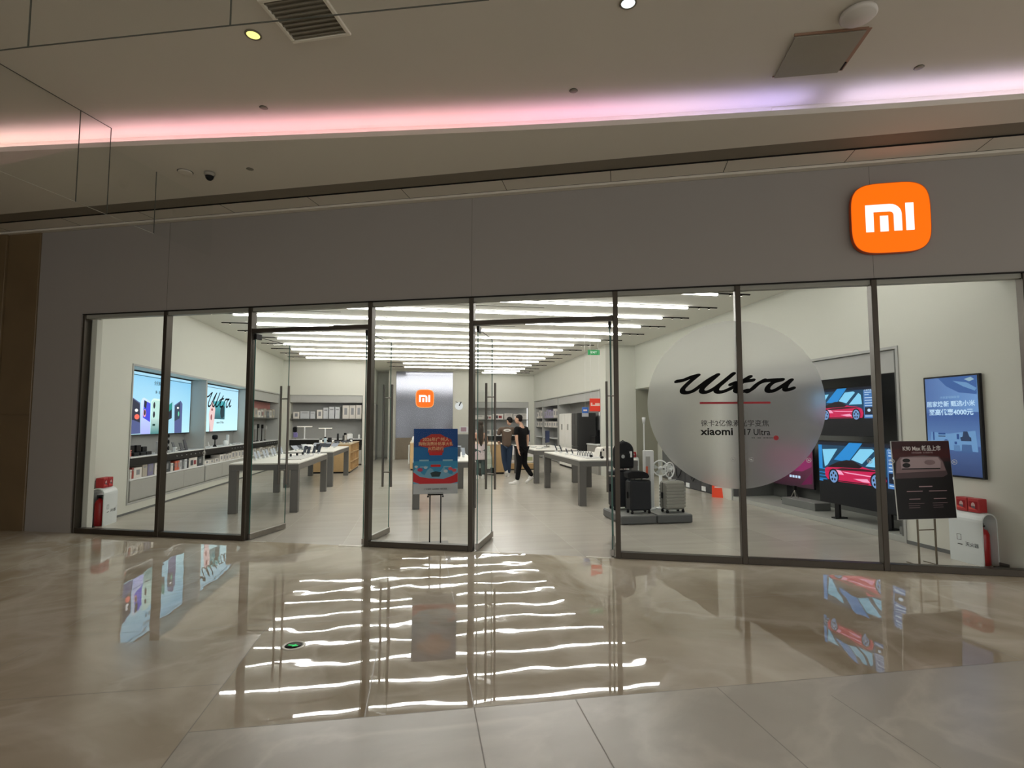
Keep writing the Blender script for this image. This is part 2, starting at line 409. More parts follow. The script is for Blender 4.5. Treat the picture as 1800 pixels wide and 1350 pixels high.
struct(loc_fac(g.build('trim_4', BLACKM)), 'thin dark trim under the fascia', 'trim')

# ------------------------------------------------------------------ glazing
MU = [-5.142, -3.765, -2.435, -0.694, 0.655, 2.413, 3.78, 5.178, 6.6]
FT = mat('frame_top_rail', (150, 150, 140), 0.5)
def window(n, a, b, z0, label, bottom=True, right=True, left=False, top=ZG-0.012):
    root = bpy.data.objects.new('window_%d' % n, None); COL.objects.link(root); loc_fac(root, a)
    struct(root, label, 'window')
    w = b-a; h = 0.029
    g = G()
    if right: g.box(w-h, w+h, 0.0, 0.11, 0, top, 0.004)
    if left: g.box(-h, h, 0.0, 0.11, 0, top, 0.004)
    if bottom: g.box(h, w-h, 0.005, 0.1, 0, 0.068, 0.003)
    else: g.box(h, w-h, 0.005, 0.1, 2.762, 2.815, 0.003)
    g.build('window_frame', FRAME, root)
    g = G(); g.box(h, w-h, 0.02, 0.1, top-0.05, top); g.build('top_rail', FT, root)
    g = G(); g.add([(h, 0.05, z0), (w-h, 0.05, z0), (w-h, 0.05, top-0.05), (h, 0.05, top-0.05)], [(0, 1, 2, 3)])
    g.build('window_pane', GLASS, root)
    return root
window(1, MU[0], MU[1], 0.068, 'leftmost fixed glass pane of the shop front beside the taupe wall', left=True)
window(2, MU[1], MU[2], 0.068, 'fixed glass pane just left of the left doorway')
window(3, MU[2], MU[3], 2.815, 'shallow glass transom over the left doorway', bottom=False)
window(4, MU[3], MU[4], 0.068, 'fixed glass pane between the two doorways')
window(5, MU[4], MU[5], 2.815, 'shallow glass transom over the right doorway', bottom=False)
window(6, MU[5], MU[6], 0.068, 'fixed glass pane just right of the right doorway')
window(7, MU[6], MU[7], 0.068, 'second glass pane right of the right doorway')
window(8, MU[7], MU[8], 0.068, 'rightmost glass pane of the shop front, with the black poster behind')
# left jamb post inside the first pane
g = G(); g.box(-5.11, -5.02, 0.11, 0.2, 0, ZG-0.06, 0.004)
struct(loc_fac(g.build('trim_5', WALL)), 'white corner post inside the leftmost pane', 'trim')
# doors: four leaves standing open into the shop
def door(n, s, side, label):
    root = bpy.data.objects.new('door_%d' % n, None); COL.objects.link(root)
    root.location = fac(s, 0.06); root.rotation_euler = (0, 0, math.pi/2-TH)
    struct(root, label, 'door')
    W = 0.79
    g = G(); g.add([(0.012, 0, 0.085), (W, 0, 0.085), (W, 0, 2.70), (0.012, 0, 2.70)], [(0, 1, 2, 3)]); o = g.build('door_pane', DGLASS, root)
    g = G(); g.box(0.004, 0.012, -0.006, 0.006, 0.085, 2.70); g.box(W, W+0.003, -0.006, 0.006, 0.085, 2.70); g.build('pane_edge', GEDGE, root)
    g = G(); g.box(0, W+0.003, -0.02, 0.02, 0.01, 0.085, 0.003); g.build('bottom_rail', STEEL, root)
    g = G(); g.box(0, 0.12, -0.017, 0.017, 2.68, 2.755, 0.003); g.build('top_patch', BLACKM, root)
    for sy in (-0.062, 0.062):
        g = G(); g.tube([(0.705, sy, 0.655), (0.705, sy, 2.09)], 0.016, 12); g.build('handle', HANDLE, root)
    g = G()
    for z in (0.86, 1.9): g.tube([(0.705, -0.05, z), (0.705, 0.05, z)], 0.009, 8)
    g.build('handle_bolt', STEEL, root)
    g = G(); g.tube([(0.05, 0.0, 2.715), (0.5, 0.01*side, 2.705), (0.78, 0.0, 2.70)], 0.005, 6); g.build('top_edge_rod', BLACKM, root)
    g = G(); g.box(-0.075, -0.035, -0.02 if side > 0 else -0.30, 0.30 if side > 0 else 0.02, 0.0, 0.004); g.build('floor_plate', mat('floor_plate_steel', (214, 210, 200), 0.35, 0.5), root)
    return root
door(1, -2.385, -1, 'open glass door leaf hinged at the far left of the left doorway')
door(2, -0.765, 1, 'open glass door leaf on the right side of the left doorway')
door(3, 0.725, -1, 'open glass door leaf on the left side of the right doorway')
door(4, 2.345, 1, 'open glass door leaf on the right side of the right doorway')
# ------------------------------------------------------------------ mall ceiling
LIP = [(-12, 8.45), (-9, 7.6), (-6, 6.84), (-3.18, 6.10), (-0.81, 5.53), (1.39, 4.98), (2.42, 4.68), (3.41, 4.40), (4.35, 4.13), (5.23, 3.85), (8, 2.9), (13, 0.9)]
def lipy(x):
    for (a, b), (c, d) in zip(LIP, LIP[1:]):
        if x <= c: return b+(d-b)*(x-a)/(c-a)
def smooth_lip(n=90):
    o = []
    for i in range(n+1):
        x = -12+25*i/n
        o.append((x, sum(lipy(max(-12, min(12.99, x+dx))) for dx in (-0.8, -0.4, 0, 0.4, 0.8))/5))
    return o
SL = smooth_lip()
g = G()
far = [(x, y+0.2) for x, y in SL]
g.prism(far+[(20, -14), (-20, -14)], 4.6, 4.7, 'z')
struct(g.build('ceiling', MCEIL), 'upper beige ceiling of the mall lit by a pink and violet cove', 'ceiling')
g = G()
fz = lambda d: [fac(-11, d)[:2], fac(14, d)[:2]]
a, b = fz(-0.65)
g.prism(SL+[b, a], 4.4, 4.415, 'z')                                     # soffit under the trough
for i in range(len(SL)-1):                                              # upstand that hides the strip
    (xa, ya), (xb, yb) = SL[i], SL[i+1]
    g.prism([(xa, ya), (xb, yb), (xb, yb+0.025), (xa, ya+0.025)], 4.4151, 4.452, 'z')
    g.prism([(xa, ya+0.2), (xb, yb+0.2), (xb, yb+0.24), (xa, ya+0.24)], 4.41, 4.61, 'z')
struct(g.build('ceiling', MCEIL), 'lowered soffit band with the cove edge in front of the shop', 'ceiling')
g = G(); a, b = fz(-0.66); c, d = fz(-0.38)
g.prism([a, b, d, c], 4.412, 4.42, 'z')  # nearly flush band, the slot's recess shade put into its colour
struct(g.build('trim_6', SLOTM), 'air slot along the soffit, a flush band in a recess shade tone', 'trim')
g = G(); a, b = fz(-0.375); c, d = fz(0.02)
g.prism([a, b, d, c], 4.4, 4.5, 'z')
o = struct(g.build('ceiling', MCEIL), 'narrow panelled soffit strip between the air slot and the fascia', 'ceiling')
g = G(); g.box(-11, 14, -0.383, -0.375, 4.397, 4.43); g.box(-11, 14, -0.09, -0.085, 4.3985, 4.4)
for k in range(18): g.box(-8.96+k*1.26, -8.954+k*1.26, -0.375, -0.09, 4.3985, 4.4)
struct(loc_fac(g.build('trim_7', BLACKM)), 'dark edge bead and joints of the soffit strip', 'trim')
g = G(); g.box(-11, 14, -0.085, 0.0, 4.37, 4.4, 0.004)
struct(loc_fac(g.build('trim_8', MCEIL)), 'cream cornice bead on top of the fascia', 'trim')
# the colour-changing LED strip in the cove
def led_mat():
    m = bpy.data.materials.new('cove_led'); m.use_nodes = True; nt = m.node_tree; b = nt.nodes['Principled BSDF']
    tc = nt.nodes.new('ShaderNodeTexCoord'); sp = nt.nodes.new('ShaderNodeSeparateXYZ'); nt.links.new(tc.outputs['Object'], sp.inputs[0])
    mr = nt.nodes.new('ShaderNodeMapRange'); mr.inputs[1].default_value = -6; mr.inputs[2].default_value = 8; nt.links.new(sp.outputs[0], mr.inputs[0])
    rp = nt.nodes.new('ShaderNodeValToRGB'); nt.links.new(mr.outputs[0], rp.inputs[0]); cr = rp.color_ramp
    stops = [(-6, (255, 226, 222)), (-2.5, (252, 192, 214)), (0.2, (252, 190, 210)), (1.4, (246, 188, 230)), (2.4, (224, 198, 246)), (3.3, (186, 176, 255)), (3.9, (216, 204, 250)), (5.5, (238, 218, 255)), (8, (244, 222, 255))]
    cr.elements[0].position = 0; cr.elements[0].color = rgb(*stops[0][1]); cr.elements[1].position = 1; cr.elements[1].color = rgb(*stops[-1][1])
    for x, c in stops[1:-1]:
        e = cr.elements.new((x+6)/14); e.color = rgb(*c)
    nt.links.new(rp.outputs[0], b.inputs['Emission Color']); b.inputs['Emission Strength'].default_value = 12.0
    b.inputs['Base Color'].default_value = (0.05, 0.05, 0.05, 1)
    return m
g = G()
for i in range(len(SL)-1):
    (xa, ya), (xb, yb) = SL[i], SL[i+1]
    if 3.5 < xa < 3.6: continue                                         # dead length beside the cover plate
    g.prism([(xa, ya+0.06), (xb, yb+0.06), (xb, yb+0.09), (xa, ya+0.09)], 4.416, 4.43, 'z')
tag(g.build('cove_light_strip', led_mat()), 'pink to violet light strip hidden behind the curved ceiling edge', 'light strip')
g = G(); xa, xb = 3.32, 3.72
g.add([(xa, lipy(xa)+0.19, 4.44), (xb, lipy(xb)+0.19, 4.44), (xb, lipy(xb)+0.19, 4.585), (xa, lipy(xa)+0.19, 4.585), (xa, lipy(xa)+0.199, 4.44), (xb, lipy(xb)+0.199, 4.44), (xb, lipy(xb)+0.199, 4.585), (xa, lipy(xa)+0.199, 4.585)],
      [(0, 1, 2, 3), (4, 5, 6, 7), (0, 1, 5, 4), (3, 2, 6, 7), (0, 3, 7, 4), (1, 2, 6, 5)])
tag(g.build('access_cover', MCEIL), 'small rectangular cover plate in the violet part of the light cove', 'cover')
# ------------------------------------------------------------------ glass smoke curtains under the mall ceiling
def curtain(name, pts, label, dark, z0=3.68):
    root = thing(name, label, 'glass panel')
    for i, ((a, b, zt), (c, d, _)) in enumerate(zip(pts, pts[1:])):
        dx, dy = c-a, d-b; L = math.hypot(dx, dy); ux, uy = dx/L*0.0035, dy/L*0.0035
        g = G(); g.add([(a+ux, b+uy, z0), (c-ux, d-uy, z0), (c-ux, d-uy, zt), (a+ux, b+uy, zt)], [(0, 1, 2, 3)]); g.build('glass_pane', BAFFLE, root)
        g = G(); px, py = -uy*0.8, ux*0.8
        if dark: g.prism([(a+px, b+py), (c+px, d+py), (c-px, d-py), (a-px, b-py)], z0-0.003, z0+0.002, 'z')
        else:
            g.prism([(a+px, b+py), (c+px, d+py), (c-px, d-py), (a-px, b-py)], z0-0.001, z0+0.001, 'z', 1)
            g.prism([(a+px, b+py), (c+px, d+py), (c-px, d-py), (a-px, b-py)], zt-0.006, zt, 'z')
        if i < len(pts)-2: g.prism([(c-ux+px, d-uy+py), (c+ux+px, d+uy+py), (c+ux-px, d+uy-py), (c-ux-px, d-uy-py)], z0, zt, 'z'); g.build('pane_edge', [mat('baffle_edge', (84, 86, 78), 0.3), mat('baffle_rim', (190, 190, 178), 0.3)], root)
    return root
P = lambda d, z: (*fac(-2.69, d)[:2], z)
curtain('smoke_curtain', [P(-6.5, 4.6), P(-3.7, 4.6), P(-2.25, 4.6), P(-1.92, 4.45), P(-1.34, 4.4), P(-0.45, 4.4)], 'clear glass smoke curtain hanging from the ceiling square to the shop front', False)
curtain('smoke_curtain', [(-4.6, 4.18, 4.6), (-2.22, 3.39, 4.6), (-1.03, 3.02, 4.6), (0.32, 2.61, 4.6), (2.0, 2.05, 4.6)], 'clear glass smoke curtain nearest the camera, its dark rim crossing the top left', True)
# ------------------------------------------------------------------ ceiling fittings of the mall
def downlight(x, y, z, r, col, em, label):
    t = thing('recessed_downlight', label, 'light', (x, y, z), 0)
    g = G(); g.lathe([(r, 0.0), (r*1.25, 0.0), (r*1.28, -0.006), (r*1.02, -0.01), (r, 0.0)], 28); g.build('trim_ring', mat('downlight_rim', (120, 112, 92), 0.4), t)
    g = G(); g.lathe([(0.001, -0.003), (r, -0.003), (r, -0.0035), (0.001, -0.0035)], 28); g.build('lamp_lens', mat('lens_%d' % int(x*10), col, em=em, noise=0.12, scale=30), t)
downlight(-1.33, 4.40, 4.6, 0.05, (255, 240, 130), 1.6, 'small round ceiling downlight glowing yellow near the dark square vent')
downlight(1.46, 3.6, 4.6, 0.05, (225, 240, 245), 2.2, 'small round ceiling downlight glowing cool white at the top of the view')
t = thing('ceiling_vent', 'dark square ceiling vent with a pale frame', 'vent', (-0.88, 4.13, 4.6), FRZ)
g = G()
for a, b, c, d in ((-0.25, 0.25, -0.23, -0.2), (-0.25, 0.25, 0.2, 0.23), (-0.25, -0.22, -0.2, 0.2), (0.22, 0.25, -0.2, 0.2)): g.box(a, b, c, d, -0.022, 0.0, 0.004)
g.build('vent_frame', mat('vent_frame_pale', (232, 226, 212), 0.6), t)
g = G(); g.box(-0.22, 0.22, -0.2, 0.2, -0.006, -0.001)
g.build('vent_backing', mat('vent_dark', (112, 106, 94), 0.7), t)
g = G()
for k in range(9): g.box(-0.22, 0.22, -0.19+k*0.045, -0.178+k*0.045, -0.018, -0.007)
g.build('vent_slats', mat('vent_slat', (136, 130, 116), 0.6), t)
t = thing('ceiling_hatch', 'square grey access hatch hanging slightly ajar from the ceiling', 'hatch', (3.21, 3.865, 4.6), R_(-18))
g = G(); g.box(-0.26, 0.26, -0.26, 0.26, -0.024, -0.014, 0.003); g.build('hatch_leaf', mat('hatch_grey', (150, 146, 132), 0.6), t)
g = G(); g.box(-0.27, 0.27, -0.275, -0.262, -0.016, 0.0); g.box(-0.27, 0.27, 0.262, 0.272, -0.008, 0.0); g.box(0.262, 0.30, -0.26, 0.26, -0.006, 0.0); g.build('hatch_frame_lit_gap', mat('hatch_frame_glow', (150, 118, 98), 0.5), t)  # orange-brown side strip stands for light in the open gap
g = G(); g.box(0.27, 0.285, 0.14, 0.24, -0.014, -0.006); g.build('latch', BLACKM, t)
t = thing('ceiling_wifi_dome', 'round white dome unit on the ceiling beside the access hatch', 'dome', (3.18, 3.40, 4.6))
g = G(); g.lathe([(0.085, 0), (0.12, -0.01), (0.125, -0.035), (0.11, -0.05), (0.001, -0.056)], 32); g.build('dome_body', mat('dome_white', (205, 200, 192), 0.5), t)
g = G(); g.lathe([(0.0835, -0.0), (0.0895, -0.004), (0.084, 0.0)], 32); g.build('mounting_ring', BLACKM, t)
for x, y, z, lab in ((-1.53, 5.45, 4.6, 'small ceiling sprinkler above the pink cove at the left'), (1.36, 4.69, 4.6, 'small ceiling sprinkler at the middle of the cove light'),
                     (4.2, 3.88, 4.6, 'small ceiling sprinkler right of the access hatch'), (-1.92, 6.4, 4.4, 'small flat sprinkler plate on the soffit right of the dome camera')):
    t = thing('sprinkler', lab, 'sprinkler', (x, y, z), 0, 'ceiling sprinklers of the mall')
    g = G(); g.lathe([(0.034, 0), (0.034, -0.006), (0.026, -0.009), (0.001, -0.009)], 20); g.build('cover_plate', mat('sprinkler_plate', (128, 122, 106), 0.4), t)
    g = G(); g.lathe([(0.033, -0.0005), (0.0385, -0.003), (0.0355, 0.0)], 20); g.build('plate_rim', BLACKM, t)
t = thing('ceiling_speaker', 'round recessed ceiling speaker left of the dome camera', 'speaker', (-2.67, 6.6, 4.4))
g = G(); g.lathe([(0.062, 0), (0.075, -0.002), (0.075, -0.01), (0.06, -0.012), (0.001, -0.008)], 28); g.build('speaker_grille', MCEIL, t)
g = G(); g.lathe([(0.075, -0.001), (0.083, -0.001), (0.083, 0.0), (0.075, 0.0)], 28); g.build('shadow_ring', BLACKM, t)
t = thing('security_camera', 'small dome security camera with a black glass cap on the soffit', 'camera', (-2.40, 6.57, 4.4))
g = G(); g.lathe([(0.055, 0), (0.058, -0.02), (0.05, -0.045)], 24); g.build('camera_base', mat('camera_grey', (150, 145, 135), 0.4), t)
g = G(); g.lathe([(0.046, -0.045), (0.04, -0.07), (0.022, -0.09), (0.001, -0.094)], 24); g.build('camera_dome', BLACK, t)
# ------------------------------------------------------------------ orange sign
ORANGE = mat('sign_orange', (255, 112, 0), em=1.05, noise=0.0); SIGNW = mat('sign_white', (236, 250, 250), em=1.25, noise=0.0)
SIGNSIDE = mat('sign_side', (214, 84, 10), 0.4)
def superell(r, n=4.0, k=72):
    o = []
    for i in range(k):
        a = 2*math.pi*i/k; c, s = math.cos(a), math.sin(a)
        o.append((r*math.copysign(abs(c)**(2/n), c), r*math.copysign(abs(s)**(2/n), s)))
    return o
def arcp(cx, cz, r, a0, a1, n=6): return [(cx+r*math.cos(R_(a0+(a1-a0)*i/n)), cz+r*math.sin(R_(a0+(a1-a0)*i/n))) for i in range(n+1)]
def logo(name, label, loc, rz, r, rim=False):
    t = thing(name, label, 'sign', loc, rz)
    g = G(); g.prism(superell(r*1.0), -0.05, 0.0, 'y', 1); g.add([(a, -0.0505, b) for a, b in superell(r*0.985)], [tuple(range(72))], 0); g.build('sign_face', [ORANGE, SIGNSIDE], t)
    if rim:
        g = G(); ou, inn = superell(r), superell(r*0.93)
        for i in range(72):
            j = (i+1) % 72
            g.add([(ou[i][0], -0.0512, ou[i][1]), (ou[j][0], -0.0512, ou[j][1]), (inn[j][0], -0.0512, inn[j][1]), (inn[i][0], -0.0512, inn[i][1])], [(0, 1, 2, 3)])
        g.build('lit_rim', mat('sign_rim', (255, 160, 95), em=1.2, noise=0), t)
    m1 = [(-0.63, -0.385), (-0.63, 0.385)]+arcp(-0.02, 0.09, 0.295, 90, 0)+[(0.275, -0.385), (0.075, -0.385)]+arcp(-0.03, 0.07, 0.105, 0, 90)+[(-0.43, 0.175), (-0.43, -0.385)]
    g = G()
    # the m as quads so that the concave outline stays exact
    n = len(m1)//2
    out = [(-0.63, -0.385), (-0.63, 0.385)]+arcp(-0.02, 0.09, 0.295, 90, 0)+[(0.275, -0.385)]
    inn = [(-0.43, -0.385), (-0.43, 0.175)]+arcp(-0.03, 0.07, 0.105, 90, 0)+[(0.075, -0.385)]
    for i in range(len(out)-1):
        q = [out[i], out[i+1], inn[i+1], inn[i]]
        g.add([(a*r, -0.0545, b*r) for a, b in q]+[(a*r, -0.0515, b*r) for a, b in q], [(0, 1, 2, 3), (0, 1, 5, 4), (2, 3, 7, 6)])
    g.build('letter_m', SIGNW, t)
    g = G(); g.box(-0.27*r, -0.065*r, -0.0545, -0.0515, -0.385*r, 0.06*r); g.build('letter_m_stem', SIGNW, t)
    g = G(); g.box(0.375*r, 0.575*r, -0.0545, -0.0515, -0.385*r, 0.385*r); g.build('letter_i', SIGNW, t)
logo('logo_sign', 'large glowing orange rounded square logo sign on the taupe fascia', fac(5.34, -0.02, 3.755), FRZ, 0.388)
logo('logo_sign', 'smaller glowing orange logo sign on the mirror panel of the pillar', (0.2, 23.85, 2.58), 0, 0.39, True)
t = thing('wall_clock', 'round white wall dial with one dark hand on the pillar', 'clock', (1.67, 23.9, 2.27))
g = G(); g.prism(ell(0, 0, 0.17, 0.17, 32), -0.035, 0, 'y'); g.build('clock_face', mat('clock_white', (235, 238, 236), em=0.8, noise=0), t)
g = G(); g.prism([(-0.02, 0.02), (0.07, 0.2), (0.11, 0.17), (0.02, 0.0)], -0.04, -0.036, 'y'); g.prism([(-0.15, 0.2), (-0.05, 0.16), (-0.06, 0.14), (-0.16, 0.18)], -0.04, -0.03, 'y'); g.build('clock_hand', BLACK, t)
t = thing('notice_board', 'small white notice with a reddish picture on the pillar', 'notice', (1.93, 23.9, 1.12))
g = G(); g.box(-0.24, 0.24, -0.02, 0, 0, 0.26, 0.003); g.build('board', mat('notice_white', (206, 208, 208), 0.5), t)
art('printed_picture', [(rec(-0.18, 0.06, 0.05, 0.23), mat('notice_pic', (150, 122, 134), 0.6))], t, -0.021)
g = G(); g.box(1.5, 2.2, 23.86, 23.899, 0.0, 1.05, 0.003)
tag(g.build('grey_panel', RECD), 'waist high grey panel on the right side of the pillar foot', 'panel')
# ------------------------------------------------------------------ frosted round decal with lettering
def film_mat():
    m = bpy.data.materials.new('frosted_film'); m.use_nodes = True; nt = m.node_tree; nt.nodes.clear()
    o = nt.nodes.new('ShaderNodeOutputMaterial'); r = nt.nodes.new('ShaderNodeBsdfGlass'); d = nt.nodes.new('ShaderNodeBsdfDiffuse'); tl = nt.nodes.new('ShaderNodeBsdfTranslucent')
    a = nt.nodes.new('ShaderNodeMixShader'); b = nt.nodes.new('ShaderNodeMixShader')
    r.inputs['Color'].default_value = (1, 1, 1, 1); r.distribution = 'MULTI_GGX'; r.inputs['Roughness'].default_value = 0.33; r.inputs['IOR'].default_value = 1.2
    d.inputs[0].default_value = (0.8, 0.79, 0.8, 1); tl.inputs[0].default_value = (0.97, 0.96, 0.96, 1)
    b.inputs[0].default_value = 0.8; nt.links.new(d.outputs[0], b.inputs[1]); nt.links.new(tl.outputs[0], b.inputs[2])
    a.inputs[0].default_value = 0.15; nt.links.new(r.outputs[0], a.inputs[1]); nt.links.new(b.outputs[0], a.inputs[2])
    nt.links.new(a.outputs[0], o.inputs[0]); return m
FILM = film_mat()
CS, CZ, CR = 3.715, 1.76, 0.948
def half_disc(x0, x1):
    p = []
    for i in range(160):
        a = 2*math.pi*i/160; x = CR*math.cos(a); z = CR*math.sin(a)
        if x0 <= x <= x1: p.append((x, z))
        else:
            pass
    return p
t = thing('frosted_decal', 'large frosted round window decal reading Ultra across two panes', 'decal', fac(CS, 0.0), FRZ)
t.location = fac(CS, 0.044, CZ)
mx = MU[6]-CS
for x0, x1 in ((-CR, mx-0.029), (mx+0.029, CR)):
    p = []; N_ = 90
    xs = [x0+(x1-x0)*(0.5-0.5*math.cos(math.pi*i/N_)) for i in range(N_+1)]
    p = [(x, math.sqrt(max(0, CR*CR-x*x))) for x in xs]+[(x, -math.sqrt(max(0, CR*CR-x*x))) for x in reversed(xs)]
    q = []
    for a in p:
        if not q or (abs(a[0]-q[-1][0])+abs(a[1]-q[-1][1])) > 1e-5: q.append(a)
    if abs(q[0][0]-q[-1][0])+abs(q[0][1]-q[-1][1]) < 1e-5: q.pop()
    g = G(); g.prism(q, -0.0012, 0.0, 'y'); g.build('frosted_film', FILM, t)
# brush lettering, strokes of a broad nib
def nib_hull(a, b, rx, rz, tilt=0.35):
    pts = []
    for c in (a, b):
        for i in range(14):
            t_ = 2*math.pi*i/14; x, z = rx*math.cos(t_), rz*math.sin(t_)
            pts.append((c[0]+x*math.cos(tilt)-z*math.sin(tilt), c[1]+x*math.sin(tilt)+z*math.cos(tilt)))
    pts = sorted(set(pts)); lo, hi = [], []
    for seq, out in ((pts, lo), (pts[::-1], hi)):
        for p in seq:
            while len(out) >= 2 and (out[-1][0]-out[-2][0])*(p[1]-out[-2][1])-(out[-1][1]-out[-2][1])*(p[0]-out[-2][0]) <= 0: out.pop()
            out.append(p)
    return lo[:-1]+hi[:-1]
ULTRA = [
    [(90, 240), (190, 222), (300, 178), (405, 150)],
    [(400, 152), (300, 235), (215, 315), (172, 370), (185, 412), (250, 418), (330, 392), (420, 330), (560, 225), (695, 148)],
    [(695, 148), (590, 240), (490, 330), (455, 385), (480, 414), (540, 410), (640, 360), (760, 270), (925, 135)],
    [(925, 135), (810, 235), (710, 325), (672, 380), (695, 412), (770, 408), (880, 362), (1000, 290), (1080, 235), (1165, 185)],
    [(1150, 192), (1060, 262), (985, 335), (955, 385), (985, 412), (1050, 410), (1120, 392)],
    [(890, 298), (960, 272), (1080, 255), (1205, 238)],
    [(1130, 412), (1200, 365), (1270, 300), (1370, 240)],
    [(1290, 285), (1370, 252), (1480, 242), (1620, 238)],
    [(1620, 238), (1510, 268), (1430, 330), (1408, 385), (1440, 410), (1510, 398), (1600, 345), (1745, 245)],
    [(1745, 245), (1690, 305), (1660, 360), (1672, 390), (1720, 385), (1770, 368)]]
def ultra_mesh(name, m, parent, fx, fz, s, y, label=None, w=1.0, zs=1.0):
    g = G()
    for st in ULTRA:
        pts = []
        for i in range(len(st)-1):                                    # Catmull-Rom
            p0 = st[max(0, i-1)]; p1 = st[i]; p2 = st[i+1]; p3 = st[min(len(st)-1, i+2)]
            for k in range(5):
                u = k/5
                pts.append(tuple(0.5*((2*p1[j])+(-p0[j]+p2[j])*u+(2*p0[j]-5*p1[j]+4*p2[j]-p3[j])*u*u+(-p0[j]+3*p1[j]-3*p2[j]+p3[j])*u**3) for j in (0, 1)))
        pts.append(st[-1])
        for a, b in zip(pts, pts[1:]):
            h = nib_hull((a[0], -a[1]), (b[0], -b[1]), 45*w, 24*w)
            g.add([(fx+p[0]*s, y, fz+p[1]*s*zs) for p in h], [tuple(range(len(h)))])
    return g.build(name, m, parent, label)
INK = mat('black_vinyl', (12, 12, 13), 0.5, noise=0); REDV = mat('red_vinyl', (176, 22, 38), 0.5, noise=0)
sc_ = 1.277/1735.0
ultra_mesh('brush_lettering', INK, t, 3.078-CS-60*sc_, 2.111-CZ+123*sc_, sc_, -0.004, 'black brush script lettering Ultra')
g = G(); g.prism(rrect(3.345-CS, 4.10-CS, 1.762-CZ, 1.785-CZ, 0.01), -0.004, -0.003, 'y'); g.build('red_underline', REDV, t)
text('printed_line', '徕卡2亿像素光学变焦', 0.0765, 3.352-CS, 1.516-CZ, mat('grey_vinyl', (62, 60, 62), 0.5), t, -0.004, bold=0.0006)
text('printed_line', 'xiaomi', 0.115, 3.352-CS, 1.413-CZ, INK, t, -0.004, bold=0.003, xscale=1.12)
text('printed_line', '17 Ultra', 0.098, 3.80-CS, 1.413-CZ, INK, t, -0.004, bold=0.0005, xscale=0.87)
text('printed_line', '影像  ·  超越  ·  徕卡联合研发', 0.018, 3.89-CS, 1.375-CZ, INK, t, -0.004)
g = G(); g.prism(ell(4.145-CS, 1.382-CZ, 0.027, 0.027, 24), -0.004, -0.003, 'y'); g.build('red_dot_badge', REDV, t)
# small round marks on the panes
k = 0
for s, lab in ((3.689, 'left of the post under the frosted circle'), (3.882, 'right of the post under the frosted circle'), (4.471, 'at the lower right rim of the frosted circle'),
               (5.074, 'in front of the lower television'), (5.286, 'over the left edge of the black poster'), (5.874, 'in front of the blue upright screen'),
               (-3.845, 'on the leftmost pane, left of its right post'), (-3.664, 'on the second pane from the left, at its left post'), (-3.093, 'on the second pane from the left, over the shelf drawers')):
    t = thing('glass_sticker', 'small round translucent sticker '+lab, 'sticker', fac(s, 0.043, 1.14), FRZ, 'round safety stickers on the glazing')
    rr = 0.026
    g = G()
    ou, inn = ell(0, 0, rr, rr, 24), ell(0, 0, rr*0.82, rr*0.82, 24)
    for i in range(24):
        j = (i+1) % 24
        g.add([(ou[i][0], -0.001, ou[i][1]), (ou[j][0], -0.001, ou[j][1]), (inn[j][0], -0.001, inn[j][1]), (inn[i][0], -0.001, inn[i][1])], [(0, 1, 2, 3)])
    g.build('sticker_ring', mat('sticker_white', (226, 228, 230), 0.5), t)
    g = G(); g.prism([(-0.011, -0.008), (-0.011, 0.009), (-0.004, 0.009), (0.004, 0.002), (0.011, 0.002), (0.011, -0.008)], -0.001, -0.0004, 'y'); g.build('sticker_mark', MATS['sticker_white'], t)
# ------------------------------------------------------------------ floor exit marker
t = thing('floor_exit_marker', 'round steel rimmed floor marker with a green arrow in the marble', 'floor marker', (-0.85, 4.14, 0), R_(-20))
g = G(); g.lathe([(0.058, 0.0), (0.060, 0.004), (0.078, 0.004), (0.082, 0.0)], 40); g.build('steel_rim', mat('marker_rim', (225, 222, 214), 0.35, 0.3), t)
g = G(); g.lathe([(0.001, 0.002), (0.058, 0.002), (0.058, 0.001), (0.001, 0.001)], 40); g.build('dark_disc', BLACK, t)
g = G(); g.add([(-0.04, -0.008, 0.0035), (0.004, -0.008, 0.0035), (0.004, 0.008, 0.0035), (-0.04, 0.008, 0.0035), (0.0, 0.024, 0.0035), (0.036, 0.0, 0.0035), (0.0, -0.024, 0.0035)], [(0, 1, 2, 3), (4, 6, 5)])
g.build('green_arrow', mat('arrow_green', (40, 220, 110), em=0.9, noise=0), t)
g = G(); cr = [(3.55, 2.70), (3.60, 2.725), (3.66, 2.73), (3.69, 2.75), (3.73, 2.752), (3.76, 2.775)]
for (a, b), (c, d) in zip(cr, cr[1:]): g.box(min(a, c), max(a, c)+0.004, min(b, d), min(b, d)+0.006, 0.0005, 0.0012)
tag(g.build('floor_crack', mat('crack_dark', (40, 32, 26), 0.8)), 'short dark crack in the marble floor at the lower right', 'crack')

